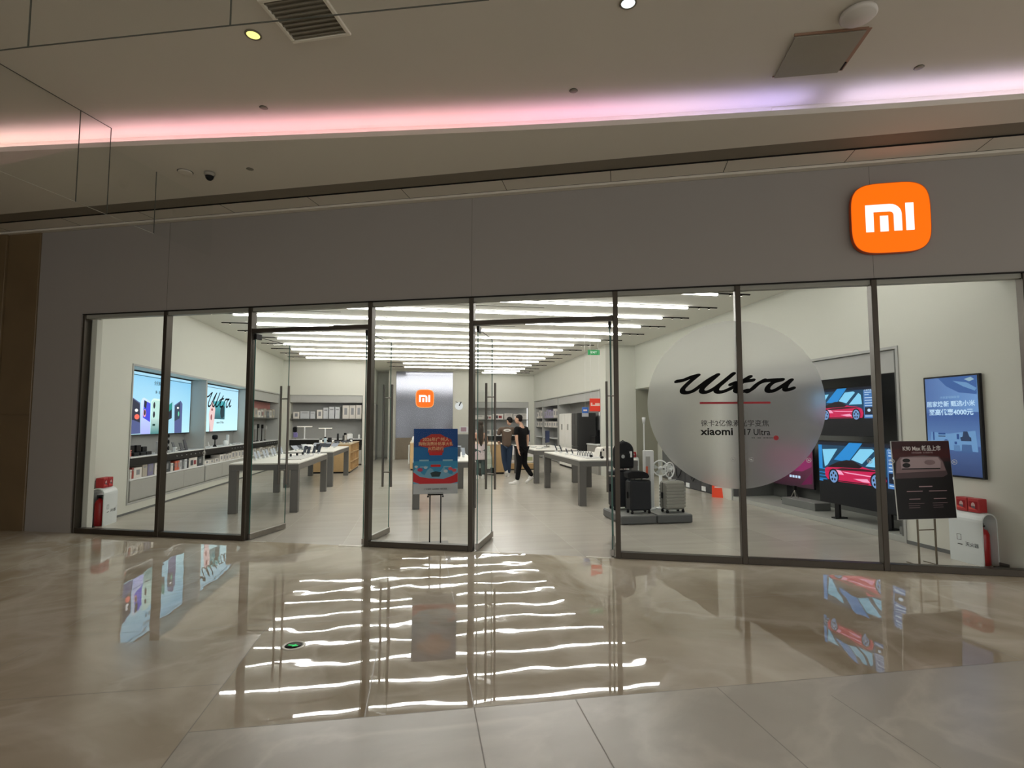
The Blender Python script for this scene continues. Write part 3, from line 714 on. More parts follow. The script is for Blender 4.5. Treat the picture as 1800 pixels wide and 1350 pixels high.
# ------------------------------------------------------------------ poster stands
PRN = lambda n, c, **k: mat('print_'+n, c, 0.45, **k)
t = thing('poster_stand', 'black twin post poster stand with a blue and red promotional board', 'poster stand', (0.21, 7.25, 0), 0.0)
g = G(); g.box(-0.17, 0.17, -0.12, 0.12, 0, 0.008, 0.002); g.build('base_plate', mat('plate_grey', (96, 94, 90), 0.4, 0.4), t)
for x in (-0.07, 0.07):
    g = G(); g.box(x-0.008, x+0.008, -0.008, 0.008, 0.008, 0.63); g.build('post', BLACKM, t)
g = G(); g.box(-0.1, 0.1, -0.014, 0.014, 0.615, 0.63); g.box(-0.1, 0.1, -0.014, -0.01, 0.615, 0.645)
for x in (-0.095, 0.095): g.tube([(x-0.012, 0, 0.60), (x+0.012, 0, 0.60)], 0.012, 10)
g.build('bracket', BLACKM, t)
bd = G(); bd.box(-0.285, 0.285, 0.0, 0.009, 0, 0.84); board = bd.build('board', mat('foam_board', (214, 216, 218), 0.5), t)
board.location = (0, -0.012, 0.632); board.rotation_euler = (R_(-4), 0, 0)
B = [(rec(-0.285, 0.285, 0.0, 0.84), PRN('skyblue', (60, 150, 196))), (rec(-0.285, 0.285, 0.42, 0.84), PRN('midblue', (26, 112, 178))), (rec(-0.285, 0.285, 0.6, 0.84), PRN('blue', (22, 74, 146))),
     (rec(-0.285, 0.285, 0.0, 0.13), PRN('paper', (196, 200, 204))),
     ([(-0.285, 0.3)]+[(-0.285+0.57*i/16, 0.29+0.05*math.sin(i*1.3)+0.02*math.sin(i*3.1)) for i in range(17)]+[(0.285, 0.13), (-0.285, 0.13)], PRN('paleblue', (122, 176, 206))),
     ([(-0.285, 0.28), (-0.2, 0.22), (-0.08, 0.20), (0.1, 0.19), (0.22, 0.23), (0.285, 0.27), (0.285, 0.15), (0.2, 0.13), (-0.2, 0.13), (-0.285, 0.16)], PRN('red', (206, 46, 52))),
     ([(-0.07, 0.27), (0.0, 0.29), (0.07, 0.275), (0.05, 0.22), (-0.05, 0.22)], PRN('darkgreen', (40, 62, 66)))]
for cx, cz, r in ((-0.2, 0.31, 0.035), (-0.13, 0.34, 0.025), (0.19, 0.32, 0.03), (0.13, 0.29, 0.028), (0.24, 0.3, 0.03), (-0.25, 0.35, 0.022)):
    B.append((ell(cx, cz, r, r*0.7, 10), PRN('flower%d' % (int(r*1000) % 3), [(226, 90, 96), (206, 214, 222), (180, 60, 90)][int(r*1000) % 3])))
B += [([(-0.2, 0.70), (-0.12, 0.735), (-0.06, 0.77), (0.06, 0.77), (0.12, 0.735), (0.2, 0.70), (0.22, 0.62), (0.1, 0.59), (0.1, 0.53), (-0.1, 0.53), (-0.1, 0.59), (-0.22, 0.62)], PRN('burst', (196, 58, 50))),
      (rrect(-0.085, 0.085, 0.495, 0.535, 0.015), PRN('burst2', (214, 40, 36))),
      (rec(-0.21, -0.09, 0.42, 0.44), PRN('chip', (150, 196, 214))), (rec(0.09, 0.22, 0.42, 0.44), PRN('chip', (150, 196, 214))),
      (rec(-0.2, -0.1, 0.34, 0.352), PRN('chip', (150, 196, 214))), (rec(0.1, 0.2, 0.34, 0.352), PRN('chip', (150, 196, 214))),
      (rrect(-0.065, 0.065, 0.345, 0.375, 0.012), PRN('burst2', (214, 40, 36)))]
art('printed_artwork', B, board, -0.0008)
CR_ = PRN('cream', (244, 196, 150))
text('printed_title', '2026年广州人', 0.058, 0, 0.68, CR_, board, -0.012, 'CENTER', 0.0006)
text('printed_title', '购物消费补贴享大礼', 0.05, 0, 0.625, CR_, board, -0.012, 'CENTER', 0.0006)
text('printed_title', '火热进行', 0.052, 0, 0.565, CR_, board, -0.012, 'CENTER', 0.0006)
text('printed_line', '广州消费 · 以旧换新  限时优惠', 0.022, 0, 0.055, PRN('ink', (60, 60, 66)), board, -0.012, 'CENTER')

t = thing('poster_stand', 'slim metal poster stand with a black phone launch board at the right', 'poster stand', (5.49, 5.27, 0), 0.0)
for x in (-0.12, 0.10):
    g = G(); g.box(x-0.007, x+0.007, -0.007, 0.007, 0.0, 0.56); g.build('post', mat('stand_bronze', (110, 100, 84), 0.4, 0.5), t)
g = G(); g.box(-0.12, 0.10, -0.005, 0.005, 0.375, 0.387); g.build('crossbar', MATS['stand_bronze'], t)
for sx in (-0.12, 0.10):
    g = G(); g.box(sx-0.006, sx+0.006, -0.14, 0.16, 0.0, 0.008); g.build('foot', MATS['stand_bronze'], t)
bd = G(); bd.box(-0.372, 0.372, 0.0, 0.012, 0, 0.85); board = bd.build('board', mat('foam_white', (206, 206, 204), 0.5), t)
board.location = (-0.005, -0.02, 0.50); board.rotation_euler = (R_(-3.2), 0, 0)
KD = PRN('kdark', (16, 10, 12)); KR = PRN('kred', (52, 10, 14)); KG = PRN('kgrey', (176, 154, 158)); KG2 = PRN('kgrey2', (138, 114, 118)); KT = PRN('ktext', (176, 144, 148)); KW = PRN('kwhite', (222, 214, 214))
B = [(rec(-0.369, 0.369, 0.003, 0.847), KD), (rec(-0.369, 0.369, 0.62, 0.847), KR), (rec(-0.369, 0.369, 0.66, 0.76), PRN('kred2', (70, 12, 16))),
     ([(-0.36, 0.44), (-0.34, 0.62), (-0.28, 0.675), (0.0, 0.69), (0.22, 0.68), (0.27, 0.62), (0.31, 0.48), (0.25, 0.45)], PRN('kbody', (84, 66, 70))),
     ([(-0.345, 0.50), (-0.33, 0.62), (-0.28, 0.672), (0.0, 0.682), (0.21, 0.672), (0.26, 0.62), (0.29, 0.52)], KG2),
     ([(-0.275, 0.545), (-0.28, 0.64), (-0.25, 0.668), (0.2, 0.668), (0.235, 0.62), (0.225, 0.55)], KG),
     (rec(-0.27, 0.22, 0.538, 0.55), KD), (ell(-0.205, 0.635, 0.048, 0.022), KD), (ell(-0.21, 0.583, 0.05, 0.026), KD), (ell(-0.205, 0.635, 0.026, 0.012), BLACK), (ell(-0.21, 0.583, 0.026, 0.013), BLACK),
     (ell(0.09, 0.612, 0.07, 0.028), KG2)]
for z, w in ((0.35, 0.0), ):
    B.append((rec(-0.08, 0.09, 0.345, 0.357), KT))
for a, b, z in ((-0.24, -0.04, 0.298), (0.04, 0.27, 0.298), (-0.22, -0.08, 0.215), (0.09, 0.25, 0.215)): B.append((rec(a, b, z, z+0.007), KT))
for z in (0.17, 0.147, 0.124): B += [(rec(-0.235, -0.235+(0.2 if z > 0.16 else 0.14), z, z+0.004), KG2), (rec(0.07, 0.07+(0.19 if z > 0.16 else 0.13), z, z+0.004), KG2)]
art('printed_artwork', B, board, -0.0008)
text('printed_title', 'K90 Max 新品上市', 0.062, 0.0, 0.745, KW, board, -0.011, 'CENTER', 0.0012)
text('printed_line', '全新性能旗舰  风冷散热手机', 0.022, 0.0, 0.712, KT, board, -0.011, 'CENTER')
# ------------------------------------------------------------------ fire extinguisher boxes by the side walls
REDX = mat('extinguisher_red', (170, 18, 24), 0.3); MASKR = mat('mask_box_red', (176, 36, 40), 0.45); BOXW = mat('cabinet_white', (224, 230, 230), 0.35, noise=0.01)
def ext_box(loc, rz, lab, where):
    t = thing('extinguisher_cabinet', lab, 'cabinet', loc, rz)
    W, D, H = 0.38, 0.20, 0.565; r = D/2
    g = G()
    ou = [(-D, 0), (-D, H-r)]+[(-r-r*math.cos(R_(a)), H-r+r*math.sin(R_(a))) for a in range(0, 181, 15)]+[(0, 0)]
    ri = r-0.012
    inn = [(-D+0.012, 0), (-D+0.012, H-r)]+[(-r-ri*math.cos(R_(a)), H-r+ri*math.sin(R_(a))) for a in range(0, 181, 15)]+[(-0.012, 0)]
    for i in range(len(ou)-1):
        q = [ou[i], ou[i+1], inn[i+1], inn[i]]
        vs = [(-W/2, a, b) for a, b in q]+[(W/2, a, b) for a, b in q]
        g.add(vs, [(0, 1, 2, 3), (4, 5, 6, 7), (0, 1, 5, 4), (2, 3, 7, 6)])
    g.build('arched_shell', BOXW, t)
    g = G(); g.box(-0.01, 0.01, -D+0.012, -0.012, 0.0, H-r-0.02); g.build('inner_divider', RECD, t)
    g = G(); x0 = -0.1; z0 = 0.24
    for a, b, c, d in ((0, 0.05, 0, 0.004), (0, 0.004, 0, 0.06), (0, 0.05, 0.06, 0.064), (0.046, 0.05, 0.0, 0.06)): g.box(x0+a, x0+b, -D-0.001, -D, z0+c, z0+d)
    g.build('pictogram', BLACK, t); g = G(); g.box(x0+0.005, x0+0.06, -D-0.001, -D, z0-0.05, z0-0.042); g.build('pictogram_bar', BLACK, t)
    text('printed_label', '灭火器', 0.05, -0.005, 0.19, mat('label_grey', (90, 96, 98), 0.5), t, -D-0.0012)
    M = Matrix.Translation(loc) @ Matrix.Rotation(rz, 4, 'Z')
    for sx, w2 in ((-1, 'the left'), (1, 'the right')):
        p = M @ Vector((sx*0.1, -D/2, 0.0))
        e = thing('fire_extinguisher', 'red fire extinguisher in '+w2+' half of the white cabinet '+where, 'fire extinguisher', p, rz, 'red extinguishers in the cabinet '+where)
        g = G(); g.lathe([(0.062, 0.0), (0.066, 0.01), (0.066, 0.33), (0.05, 0.375), (0.02, 0.39), (0.02, 0.41)], 20); g.build('cylinder', REDX, e)
        g = G(); g.box(-0.05, 0.03, -0.012, 0.012, 0.41, 0.43); g.box(-0.06, 0.02, -0.012, 0.012, 0.435, 0.445); g.build('valve_lever', BLACK, e)
        p = M @ Vector((sx*0.068, -D/2+0.0, H-0.003))
        b = thing('mask_box', 'small red printed box, '+w2+' one on the cabinet '+where, 'box', p, rz, 'red boxes on the cabinet '+where)
        g = G(); g.box(-0.064, 0.064, -0.055, 0.055, 0, 0.15, 0.006); g.build('carton', MASKR, b)
        art('printed_picture', [(rec(-0.05, 0.05, 0.03, 0.12), PRN('maskpanel', (148, 30, 36))), (ell(0, 0.075, 0.022, 0.034, 14), PRN('maskface', (206, 170, 168))), (rec(-0.02, 0.02, 0.04, 0.07), PRN('maskpart', (110, 96, 104))),
                                ([(-0.05, 0.03), (0.05, 0.03), (-0.05, 0.06)], PRN('maskstripe', (222, 90, 84)))], b, -0.056)
    g = G(); g.box(-W/2-0.14, -W/2-0.02, -0.1, -0.03, 0, 0.012) if rz > 0 else g.box(W/2+0.03, W/2+0.16, -0.12, -0.03, 0, 0.015)
    tag(g.build('power_plug', BLACK), 'black cable lump on the floor beside the cabinet '+where, 'cable', None, loc, rz)
ext_box((XR-0.002, 5.29, 0), -math.pi/2, 'white arched extinguisher cabinet by the right wall behind the black poster', 'near the black poster')
ext_box((XL+0.002, 9.44, 0), math.pi/2, 'white arched extinguisher cabinet by the left wall in the front corner', 'in the front left corner')
ext_box((6.0, 15.198, 0), 0.0, 'white arched extinguisher cabinet behind the backpack near the rear service recess', 'behind the backpack')
ORD = ['first', 'second', 'third', 'fourth', 'fifth', 'sixth', 'seventh', 'eighth', 'ninth', 'tenth', 'eleventh', 'twelfth', 'thirteenth', 'fourteenth', 'fifteenth', 'sixteenth', 'seventeenth', 'eighteenth']
# ------------------------------------------------------------------ rows of light bars
rows = [(5.55, 5.0, 5.95), (6.5, 2.45, 5.9), (7.6, -0.4, 5.1), (8.73, -3.1, 5.1), (9.86, -2.9, 5.12), (10.93, -2.22, 5.08), (12.02, -3.83, 5.05), (13.15, -3.83, 5.0), (14.25, -3.83, 4.83), (15.27, -3.75, 4.36), (16.4, -3.86, 4.33),
        (17.53, -3.88, 4.31), (18.62, -3.88, 4.29), (19.7, -3.89, 4.28), (21.0, -0.64, 4.28), (22.38, -0.63, 4.28), (23.42, 2.73, 4.25), (24.35, 2.72, 4.27)]
TRK = mat('track_black', (34, 32, 30), 0.5); SPOT = mat('track_spot_lens', (255, 248, 230), em=3.0, noise=0)
for i, (y, a, b) in enumerate(rows):
    lab = 'long white ceiling light bar, %s visible row counted from the shop front' % ORD[i-3] if i > 2 else 'white ceiling light bar close behind the fascia, %s of the three front rows' % ORD[i]
    t = thing('linear_light', lab, 'light', (0, y, ZC), 0, 'linear light bars on the shop ceiling')
    g = G(); g.box(a, b, -0.022, 0.022, -0.046, -0.012, 0.005); g.build('diffuser', LIGHTM, t)
    g = G(); g.box(a-0.02, b+0.02, -0.026, 0.026, -0.012, 0); g.build('housing', TRK, t)
    for xa, xb in ((b+0.03, b+0.62), (a-0.6, a-0.03)) if i > 2 else ():
        g = G(); g.box(xa, xb, -0.014, 0.014, -0.02, 0); g.build('track', TRK, t)
    for x in (b+0.24, b+0.45, a-0.42) if i > 2 else ():
        g = G(); g.lathe([(0.018, -0.04), (0.02, -0.024), (0.012, -0.02)], 12, c=(x, 0, 0)); s = g.build('spot_head', TRK, t)
        g = G(); g.lathe([(0.001, -0.0405), (0.016, -0.0405), (0.016, -0.0415), (0.001, -0.0415)], 12, c=(x, 0, 0)); g.build('spot_lens', SPOT, s)
for i, (x0, x1, y) in enumerate(((-3.3, -1.6, 11.5), (0.3, 2.4, 10.4), (0.6, 2.2, 12.6), (3.2, 4.6, 11.45))):
    g = G(); g.box(x0, x1, -0.06, 0.06, -0.006, 0.0); g.box(x0+0.02, x1-0.02, -0.03, 0.03, -0.0075, -0.006, m=1)
    tag(g.build('slot_diffuser', [CEIL, mat('air_slot', (120, 120, 116), 0.7)]), 'narrow grey air slot in the shop ceiling, ' + ['at the left between the bars', 'above the right doorway', 'behind the one above the right doorway', 'at the far right near the wall'][i], 'vent', 'air slots in the shop ceiling', (0, y, ZC))
t = thing('exit_sign', 'small green emergency exit sign under the shop ceiling', 'sign', (4.75, 14.6, 3.5))
g = G(); g.box(-0.17, 0.17, -0.012, 0.012, -0.07, 0.07); g.build('sign_body', mat('exit_green', (50, 168, 92), em=0.7, noise=0.1), t)
text('sign_text', 'EXIT', 0.09, 0, -0.03, WHITE, t, -0.0135, 'CENTER')
g = G(); g.tube([(-0.12, 0, 0.07), (-0.12, 0, 0.31)], 0.004, 6); g.tube([(0.12, 0, 0.07), (0.12, 0, 0.31)], 0.004, 6); g.build('hanger', STEEL, t)
# ------------------------------------------------------------------ left wall: three display bays
KNOB = mat('round_knob', (196, 198, 200), 0.35, 0.3)
def bay(y0, w, label, header, n):
    t = thing('display_bay', label, 'display bay', (XL-0.001, y0, 0), math.pi/2)
    g = G(); g.box(0, w, 0.44, 0.46, 0.2, 2.52); g.build('back_panel', REC, t)
    for x in (0.0, w-0.04):
        g = G(); g.box(x, x+0.04, 0.012, 0.44, 0.2, 2.52, 0.003); g.build('side_panel', HEAD, t)
    if header:
        g = G(); g.box(0.04, w-0.04, 0.03, 0.06, 2.24, 2.52); g.build('header_panel', HEAD, t)
        g = G(); g.box(0.04, w-0.04, 0.05, 0.42, 1.69, 1.715); g.build('upper_shelf', RECD, t)
    g = G(); g.box(0.04, w-0.04, 0.005, 0.44, 0.20, 0.555); g.build('cabinet_body', CABM, t)
    k = 3; s = (w-0.08)/k
    for i in range(k):
        g = G(); g.box(0.045+i*s, 0.04+(i+1)*s-0.006, -0.012, 0.005, 0.215, 0.545, 0.003); g.build('drawer_front', CABM, t)
    g = G(); g.box(0.04, w-0.04, -0.004, 0.44, 0.556, 0.58, 0.002); g.build('lower_shelf', WHITE, t)
    g = G(); g.box(0.04, w-0.04, 0.01, 0.44, 0.80, 0.935); g.build('counter_apron', DARKC, t)
    for i in range(6):
        g = G(); g.lathe([(0.001, 0), (0.012, 0), (0.012, 0.012), (0.001, 0.014)], 12, mx=Matrix.Translation((w*(0.56+i*0.07), 0.01, 0.872)) @ Matrix.Rotation(math.pi/2, 4, 'X')); g.build('knob', KNOB, t)
    g = G(); g.box(0.04, w-0.04, -0.006, 0.44, 0.936, 0.958, 0.002); g.build('countertop', WHITE, t)
    return t
bay(10.36, 3.35, 'grey display bay under the phone line-up lightbox on the left wall', False, 1)
bay(13.71, 3.35, 'grey display bay under the Ultra lightbox on the left wall', False, 2)
bay(17.06, 3.33, 'grey display bay with a red banner and carton shelf, rearmost on the left wall', True, 3)
g = G(); g.box(17.12, 20.3, 0, 0.012, 1.93, 2.235)
def atleft(o, label, cat, grp=None): return tag(o, label, cat, grp, (XL-0.30, 0, 0), math.pi/2)
g = G(); g.box(17.12, 20.3, -0.006, 0.006, 1.95, 2.235); atleft(g.build('banner', mat('banner_red', (172, 112, 108), 0.6)), 'dull red banner strip over the rearmost left display bay', 'banner')
# lightboxes
EM = lambda n, c, e=1.0: mat('screen_'+n, c, em=e, noise=0.0)
def grad(name, c0, c1, axis=2, lo=0.0, hi=1.0, em=1.0):
    """a printed or shown picture tone that runs from one colour to another across the picture itself"""
    if name in MATS: return MATS[name]
    m = bpy.data.materials.new(name); m.use_nodes = True; nt = m.node_tree; b = nt.nodes['Principled BSDF']
    tc = nt.nodes.new('ShaderNodeTexCoord'); sp = nt.nodes.new('ShaderNodeSeparateXYZ'); nt.links.new(tc.outputs['Object'], sp.inputs[0])
    mr = nt.nodes.new('ShaderNodeMapRange'); mr.inputs[1].default_value = lo; mr.inputs[2].default_value = hi; nt.links.new(sp.outputs[axis], mr.inputs[0])
    x = nt.nodes.new('ShaderNodeMix'); x.data_type = 'RGBA'; nt.links.new(mr.outputs[0], x.inputs[0]); x.inputs[6].default_value = rgb(*c0); x.inputs[7].default_value = rgb(*c1)
    nt.links.new(x.outputs[2], b.inputs['Emission Color']); b.inputs['Emission Strength'].default_value = em; b.inputs['Base Color'].default_value = (0.02, 0.02, 0.02, 1)
    MATS[name] = m; return m
K = 1.0678
def LW(pts): return [(y*K, 1.55+(z-1.55)*K) for y, z in pts]
def lightbox(y0, y1, label):
    t = thing('lightbox', label, 'lightbox', (XL-0.33, 0, 0), math.pi/2)
    g = G(); g.box(y0, y1, 0.0, 0.1, 1.315, 2.515, 0.004); g.build('lightbox_body', BLACKM, t)
    return t
SKY = grad('screen_ice', (190, 240, 250), (140, 205, 240), 2, 1.35, 2.4, 1.05)
t = lightbox(10.41, 13.66, 'large lit lightbox showing a fan of five phones on the left wall')
PB = EM('deep', (40, 46, 72), 0.8); PD = EM('navy', (30, 36, 52), 0.8)
L_ = [(rec(10.43, 13.64, 1.33, 2.50), SKY), (rec(10.43, 13.64, 2.455, 2.50), EM('pale', (176, 226, 250))), (rec(10.43, 13.64, 2.435, 2.447), EM('teal', (34, 78, 96), 0.6)),
      (LW([(9.9, 1.34), (9.9, 2.0), (10.37, 1.98), (10.63, 1.9), (10.68, 1.36)]), EM('ph1', (92, 104, 160), 0.8)), (LW([(10.1, 1.6), (10.1, 1.99), (10.41, 1.95), (10.61, 1.88), (10.65, 1.55), (10.4, 1.6)]), PB),
      (ell(11.25, 1.66, 0.09, 0.05), EM('ember', (255, 110, 90))), (ell(11.22, 1.78, 0.06, 0.03), EM('glint', (255, 255, 255))),
      (LW([(10.68, 1.345), (10.65, 1.92), (10.68, 1.97), (10.75, 2.0), (10.98, 1.94), (11.02, 1.54), (11.04, 1.345)]), grad('screen_ph2', (178, 186, 255), (214, 236, 250), 2, 1.35, 2.0)),
      (LW([(10.74, 1.64), (10.76, 1.95), (11.0, 1.9), (11.01, 1.56), (10.78, 1.63)]), EM('violet', (66, 74, 226), 1.0)), (LW(ell(10.80, 1.72, 0.05, 0.07)), EM('blush', (250, 170, 180))), (LW(ell(10.80, 1.73, 0.032, 0.05)), PD), (LW([(10.76, 1.84), (10.77, 1.95), (10.86, 1.93), (10.84, 1.8)]), PD),
      (LW([(11.04, 1.345), (11.02, 1.94), (11.06, 1.98), (11.12, 2.0), (11.5, 1.99), (11.58, 1.96), (11.6, 1.93), (11.65, 1.345)]), grad('screen_ph3', (74, 140, 140), (220, 250, 240), 2, 1.35, 1.75)),
      (LW([(11.06, 1.62), (11.05, 1.93), (11.1, 1.96), (11.5, 1.96), (11.56, 1.92), (11.58, 1.62)]), EM('mint', (196, 236, 226))),
      (LW(ell(11.14, 1.87, 0.04, 0.06)), PD), (LW(ell(11.14, 1.70, 0.04, 0.06)), PD), (LW(ell(11.44, 1.79, 0.07, 0.1)), EM('fig', (120, 104, 110))), (LW(rec(11.1, 11.2, 1.49, 1.53)), EM('dkgreen', (20, 72, 66), 0.8)),
      (LW([(11.65, 1.345), (11.6, 1.88), (11.67, 1.92), (11.86, 2.0), (11.95, 1.96), (12.0, 1.345)]), EM('ph4', (170, 224, 246))), (LW([(11.62, 1.58), (11.65, 1.86), (11.88, 1.96), (11.88, 1.64)]), EM('jade', (20, 150, 140), 0.9)), (LW([(11.62, 1.57), (11.7, 1.74), (11.86, 1.82), (11.88, 1.64)]), PD),
      (LW([(12.02, 1.345), (11.98, 1.9), (12.26, 2.0), (12.35, 1.94), (12.36, 1.345)]), EM('ph5', (92, 104, 160), 0.85)), (LW([(12.0, 1.58), (12.0, 1.88), (12.24, 1.97), (12.25, 1.64)]), EM('ph5b', (56, 74, 96), 0.8)),
      (LW(ell(12.14, 1.85, 0.05, 0.02)), EM('glint', (255, 255, 255))), (LW(ell(12.18, 1.73, 0.03, 0.05)), EM('jade2', (110, 220, 180)))]
art('lit_picture', L_, t, -0.0015)
text('lit_text', '全民换新季', 0.09, 11.85, 2.30, EM('ink', (40, 70, 90), 0.5), t, -0.012)
text('lit_text', '购 · 惠 · 享', 0.07, 11.92, 2.13, MATS['screen_ink'], t, -0.012)
t = lightbox(13.76, 17.01, 'lit lightbox with a hand holding a teal phone under brush lettering on the left wall')
L_ = [(rec(13.78, 16.99, 1.33, 2.50), grad('screen_ice2', (206, 248, 250), (180, 228, 250), 2, 1.35, 2.4, 1.05)), (rec(13.78, 16.99, 2.455, 2.50), MATS['screen_pale']), (rec(13.78, 16.99, 2.435, 2.447), MATS['screen_teal']),
      (LW([(14.07, 1.64), (14.07, 2.06), (14.88, 2.09), (14.93, 2.05), (14.9, 1.63)]), grad('screen_tealphone', (26, 84, 100), (70, 190, 200), 2, 1.6, 2.15, 0.9)), (LW(ell(14.72, 1.82, 0.14, 0.16)), PD), (LW([(14.6, 1.7), (14.72, 2.0), (14.86, 1.95), (14.86, 1.7)]), EM('shade', (24, 64, 76), 0.7)),
      (LW([(13.92, 1.345), (13.84, 1.75), (13.9, 1.9), (13.99, 2.08), (14.1, 2.02), (14.24, 1.88), (14.2, 1.62), (14.12, 1.345)]), EM('skin', (248, 214, 212), 0.95)), (LW(ell(14.0, 1.68, 0.05, 0.07)), EM('skin2', (176, 92, 100), 0.8)), (LW(ell(14.03, 1.86, 0.06, 0.03)), MATS['screen_skin2']), (LW([(13.9, 1.345), (13.88, 1.6), (13.95, 1.345)]), EM('sleeve', (150, 50, 80), 0.8))]
art('lit_picture', L_, t, -0.0015)
ultra_mesh('lit_lettering', EM('letter', (30, 40, 44), 0.35), t, 14.52, 2.50, 1.80/1735, -0.012, None, 0.62, 1.25)
text('lit_text', 'xiaomi 17 Ultra', 0.085, 15.3, 1.53, MATS['screen_ink'], t, -0.012)
# ------------------------------------------------------------------ cartons and goods on the left wall
CART = {}
def cm(c): return mat('carton_%02x%02x%02x' % c, c, 0.5, noise=0.05, scale=14)
cname = {(190, 60, 56): 'dull red', (226, 222, 216): 'white', (176, 168, 156): 'beige', (128, 124, 158): 'mauve', (66, 72, 76): 'dark grey', (214, 110, 84): 'orange', (150, 62, 54): 'brown red', (196, 200, 204): 'pale grey', (46, 48, 54): 'black', (98, 104, 110): 'slate', (206, 202, 196): 'cream', (166, 160, 186): 'lilac', (232, 228, 220): 'ivory'}
def carton(x0, x1, d, h, c, loc, rz, label, grp, mark=0):
    """product box seen from the front, standing on z=0 of its own frame"""
    w = x1-x0
    t = thing('product_box', label, 'box', loc, rz, grp)
    g = G(); g.box(-w/2+0.003, w/2-0.003, -d/2, d/2, 0, h, 0.004); g.build('carton', cm(c), t)
    dk = mat('box_print_dark', (70, 72, 78), 0.5); lt = mat('box_print_grey', (140, 142, 146), 0.5)
    if w > 0.05:
        if mark == 1: L = [(ell(0, h*0.7, w*0.22, h*0.13, 12), dk), (ell(0, h*0.3, w*0.22, h*0.13, 12), dk)]
        elif mark == 2: L = [(rec(-w*0.35, -w*0.02, h*0.2, h*0.75), dk), (rec(w*0.05, w*0.35, h*0.25, h*0.7), mat('box_print_red', (150, 60, 66), 0.5))]
        elif mark == 3: L = [(rec(-w*0.22, w*0.22, h*0.3, h*0.8), lt)]
        else: L = [(rec(-w*0.3, w*0.3, h*0.72, h*0.82), lt)]
        art('box_print', L, t, -d/2-0.001)
    return t
low1 = [(10.47, 10.53, .16, (226, 222, 216), 0), (10.53, 10.60, .19, (150, 62, 54), 0), (10.60, 10.88, .18, (226, 222, 216), 3), (10.90, 11.08, .22, (176, 168, 156), 0), (11.10, 11.30, .235, (128, 124, 158), 3),
        (11.36, 11.62, .345 if False else .215, (232, 228, 220), 1), (11.70, 12.02, .21, (66, 72, 76), 3), (12.04, 12.15, .16, (226, 222, 216), 0), (12.16, 12.22, .15, (46, 48, 54), 0), (12.23, 12.33, .185, (214, 110, 84), 3), (12.34, 12.44, .19, (214, 110, 84), 3),
        (12.45, 12.56, .19, (196, 200, 204), 3), (12.57, 12.68, .195, (98, 104, 110), 3), (12.69, 12.82, .2, (196, 200, 204), 0), (12.84, 12.90, .21, (46, 48, 54), 0), (12.93, 13.36, .205, (226, 222, 216), 2), (13.40, 13.66, .19, (66, 72, 76), 3)]
for i, (a, b, h, c, mk) in enumerate(low1):
    carton(a, b, 0.22, h, c, (XL-0.14, (a+b)/2, 0.58), math.pi/2, '%s product carton, %s from the front on the shelf under the phone lightbox' % (cname[c], ORD[i]) if i < 18 else '', 'cartons on the low shelf under the phone lightbox', mk)
low2 = [(13.8, 14.1, .09), (14.12, 14.4, .09), (14.45, 14.7, .10), (14.78, 15.0, .17), (15.02, 15.2, .175), (15.22, 15.4, .15), (15.42, 15.62, .17), (15.64, 15.9, .205), (15.93, 16.15, .21), (16.18, 16.4, .21), (16.45, 16.7, .2), (16.72, 16.95, .2)]
for i, (a, b, h) in enumerate(low2):
    c = (206, 202, 196) if i % 3 else (226, 222, 216)
    carton(a, b, 0.22, h, c, (XL-0.14, (a+b)/2, 0.58), math.pi/2, '%s small product carton, %s from the front on the low shelf under the Ultra lightbox' % (cname[c], ORD[i]), 'cartons on the low shelf under the Ultra lightbox', 3)
for i in range(9):
    a = 17.2+i*0.34
    c = ((226, 222, 216), (206, 202, 196), (176, 168, 156))[i % 3]
    carton(a, a+0.3, 0.22, 0.17+0.03*(i % 2), c, (XL-0.14, a+0.15, 0.58), math.pi/2, '%s carton, %s from the front on the low shelf of the rearmost left bay' % (cname[c], ORD[i]), 'cartons on the low shelf of the rearmost left bay', 3)
    h = 0.30+0.04*((i*7) % 3)
    carton(a, a+0.28, 0.25, h-0.09, (c, (98, 104, 110))[i in (6,)], (XL-0.24, a+0.15, 1.716), math.pi/2, 'tall %s carton, %s from the front on the upper shelf beneath the red banner' % (cname[(c, (98, 104, 110))[i in (6,)]], ORD[i]), 'cartons beneath the red banner', 2 if i == 4 else 3)
CT = 0.959
def put(name, label, cat, y, grp=None, dx=0.12, z=CT): return thing(name, label, cat, (XL-dx, y, z), math.pi/2, grp)
RGLASS = mat('salmon_plastic', (214, 110, 98), 0.4)
t = put('storage_tin', 'salmon red tin at the front end of the left wall counter', 'tin', 10.50); g = G(); g.box(-0.06, 0.06, -0.06, 0.06, 0, 0.10, 0.015); g.build('tin_body', RGLASS, t); g = G(); g.box(-0.062, 0.062, -0.062, 0.062, 0.10, 0.118, 0.006); g.build('tin_lid', RGLASS, t)
for i, y in enumerate((10.78, 11.02, 11.24)):
    t = put('router', 'black boxy wireless router, %s from the front on the left counter' % ORD[i], 'router', y, 'black routers on the left counter', 0.16)
    g = G(); g.box(-0.10, 0.10, -0.08, 0.08, 0, 0.06, 0.01); g.build('router_base', BLACK, t); g = G(); g.box(-0.085, 0.085, 0.0, 0.05, 0.06, 0.185 if i < 2 else 0.15, 0.008); g.build('router_tower', BLACK, t)
t = put('flat_panel_box', 'pale grey upright panel box on the left counter behind the second post', 'box', 11.76, None, 0.1); g = G(); g.box(-0.13, 0.13, -0.05, 0.05, 0, 0.225, 0.006); g.build('carton', mat('panel_grey', (196, 196, 192), 0.5), t); g = G(); g.box(-0.1, 0.1, -0.052, -0.05, 0.03, 0.2); g.build('carton_window', mat('panel_grey2', (184, 184, 180), 0.5), t)
t = put('eyewear_rack', 'narrow rack of black smart glasses standing on the left counter', 'rack', 12.16, None, 0.16)
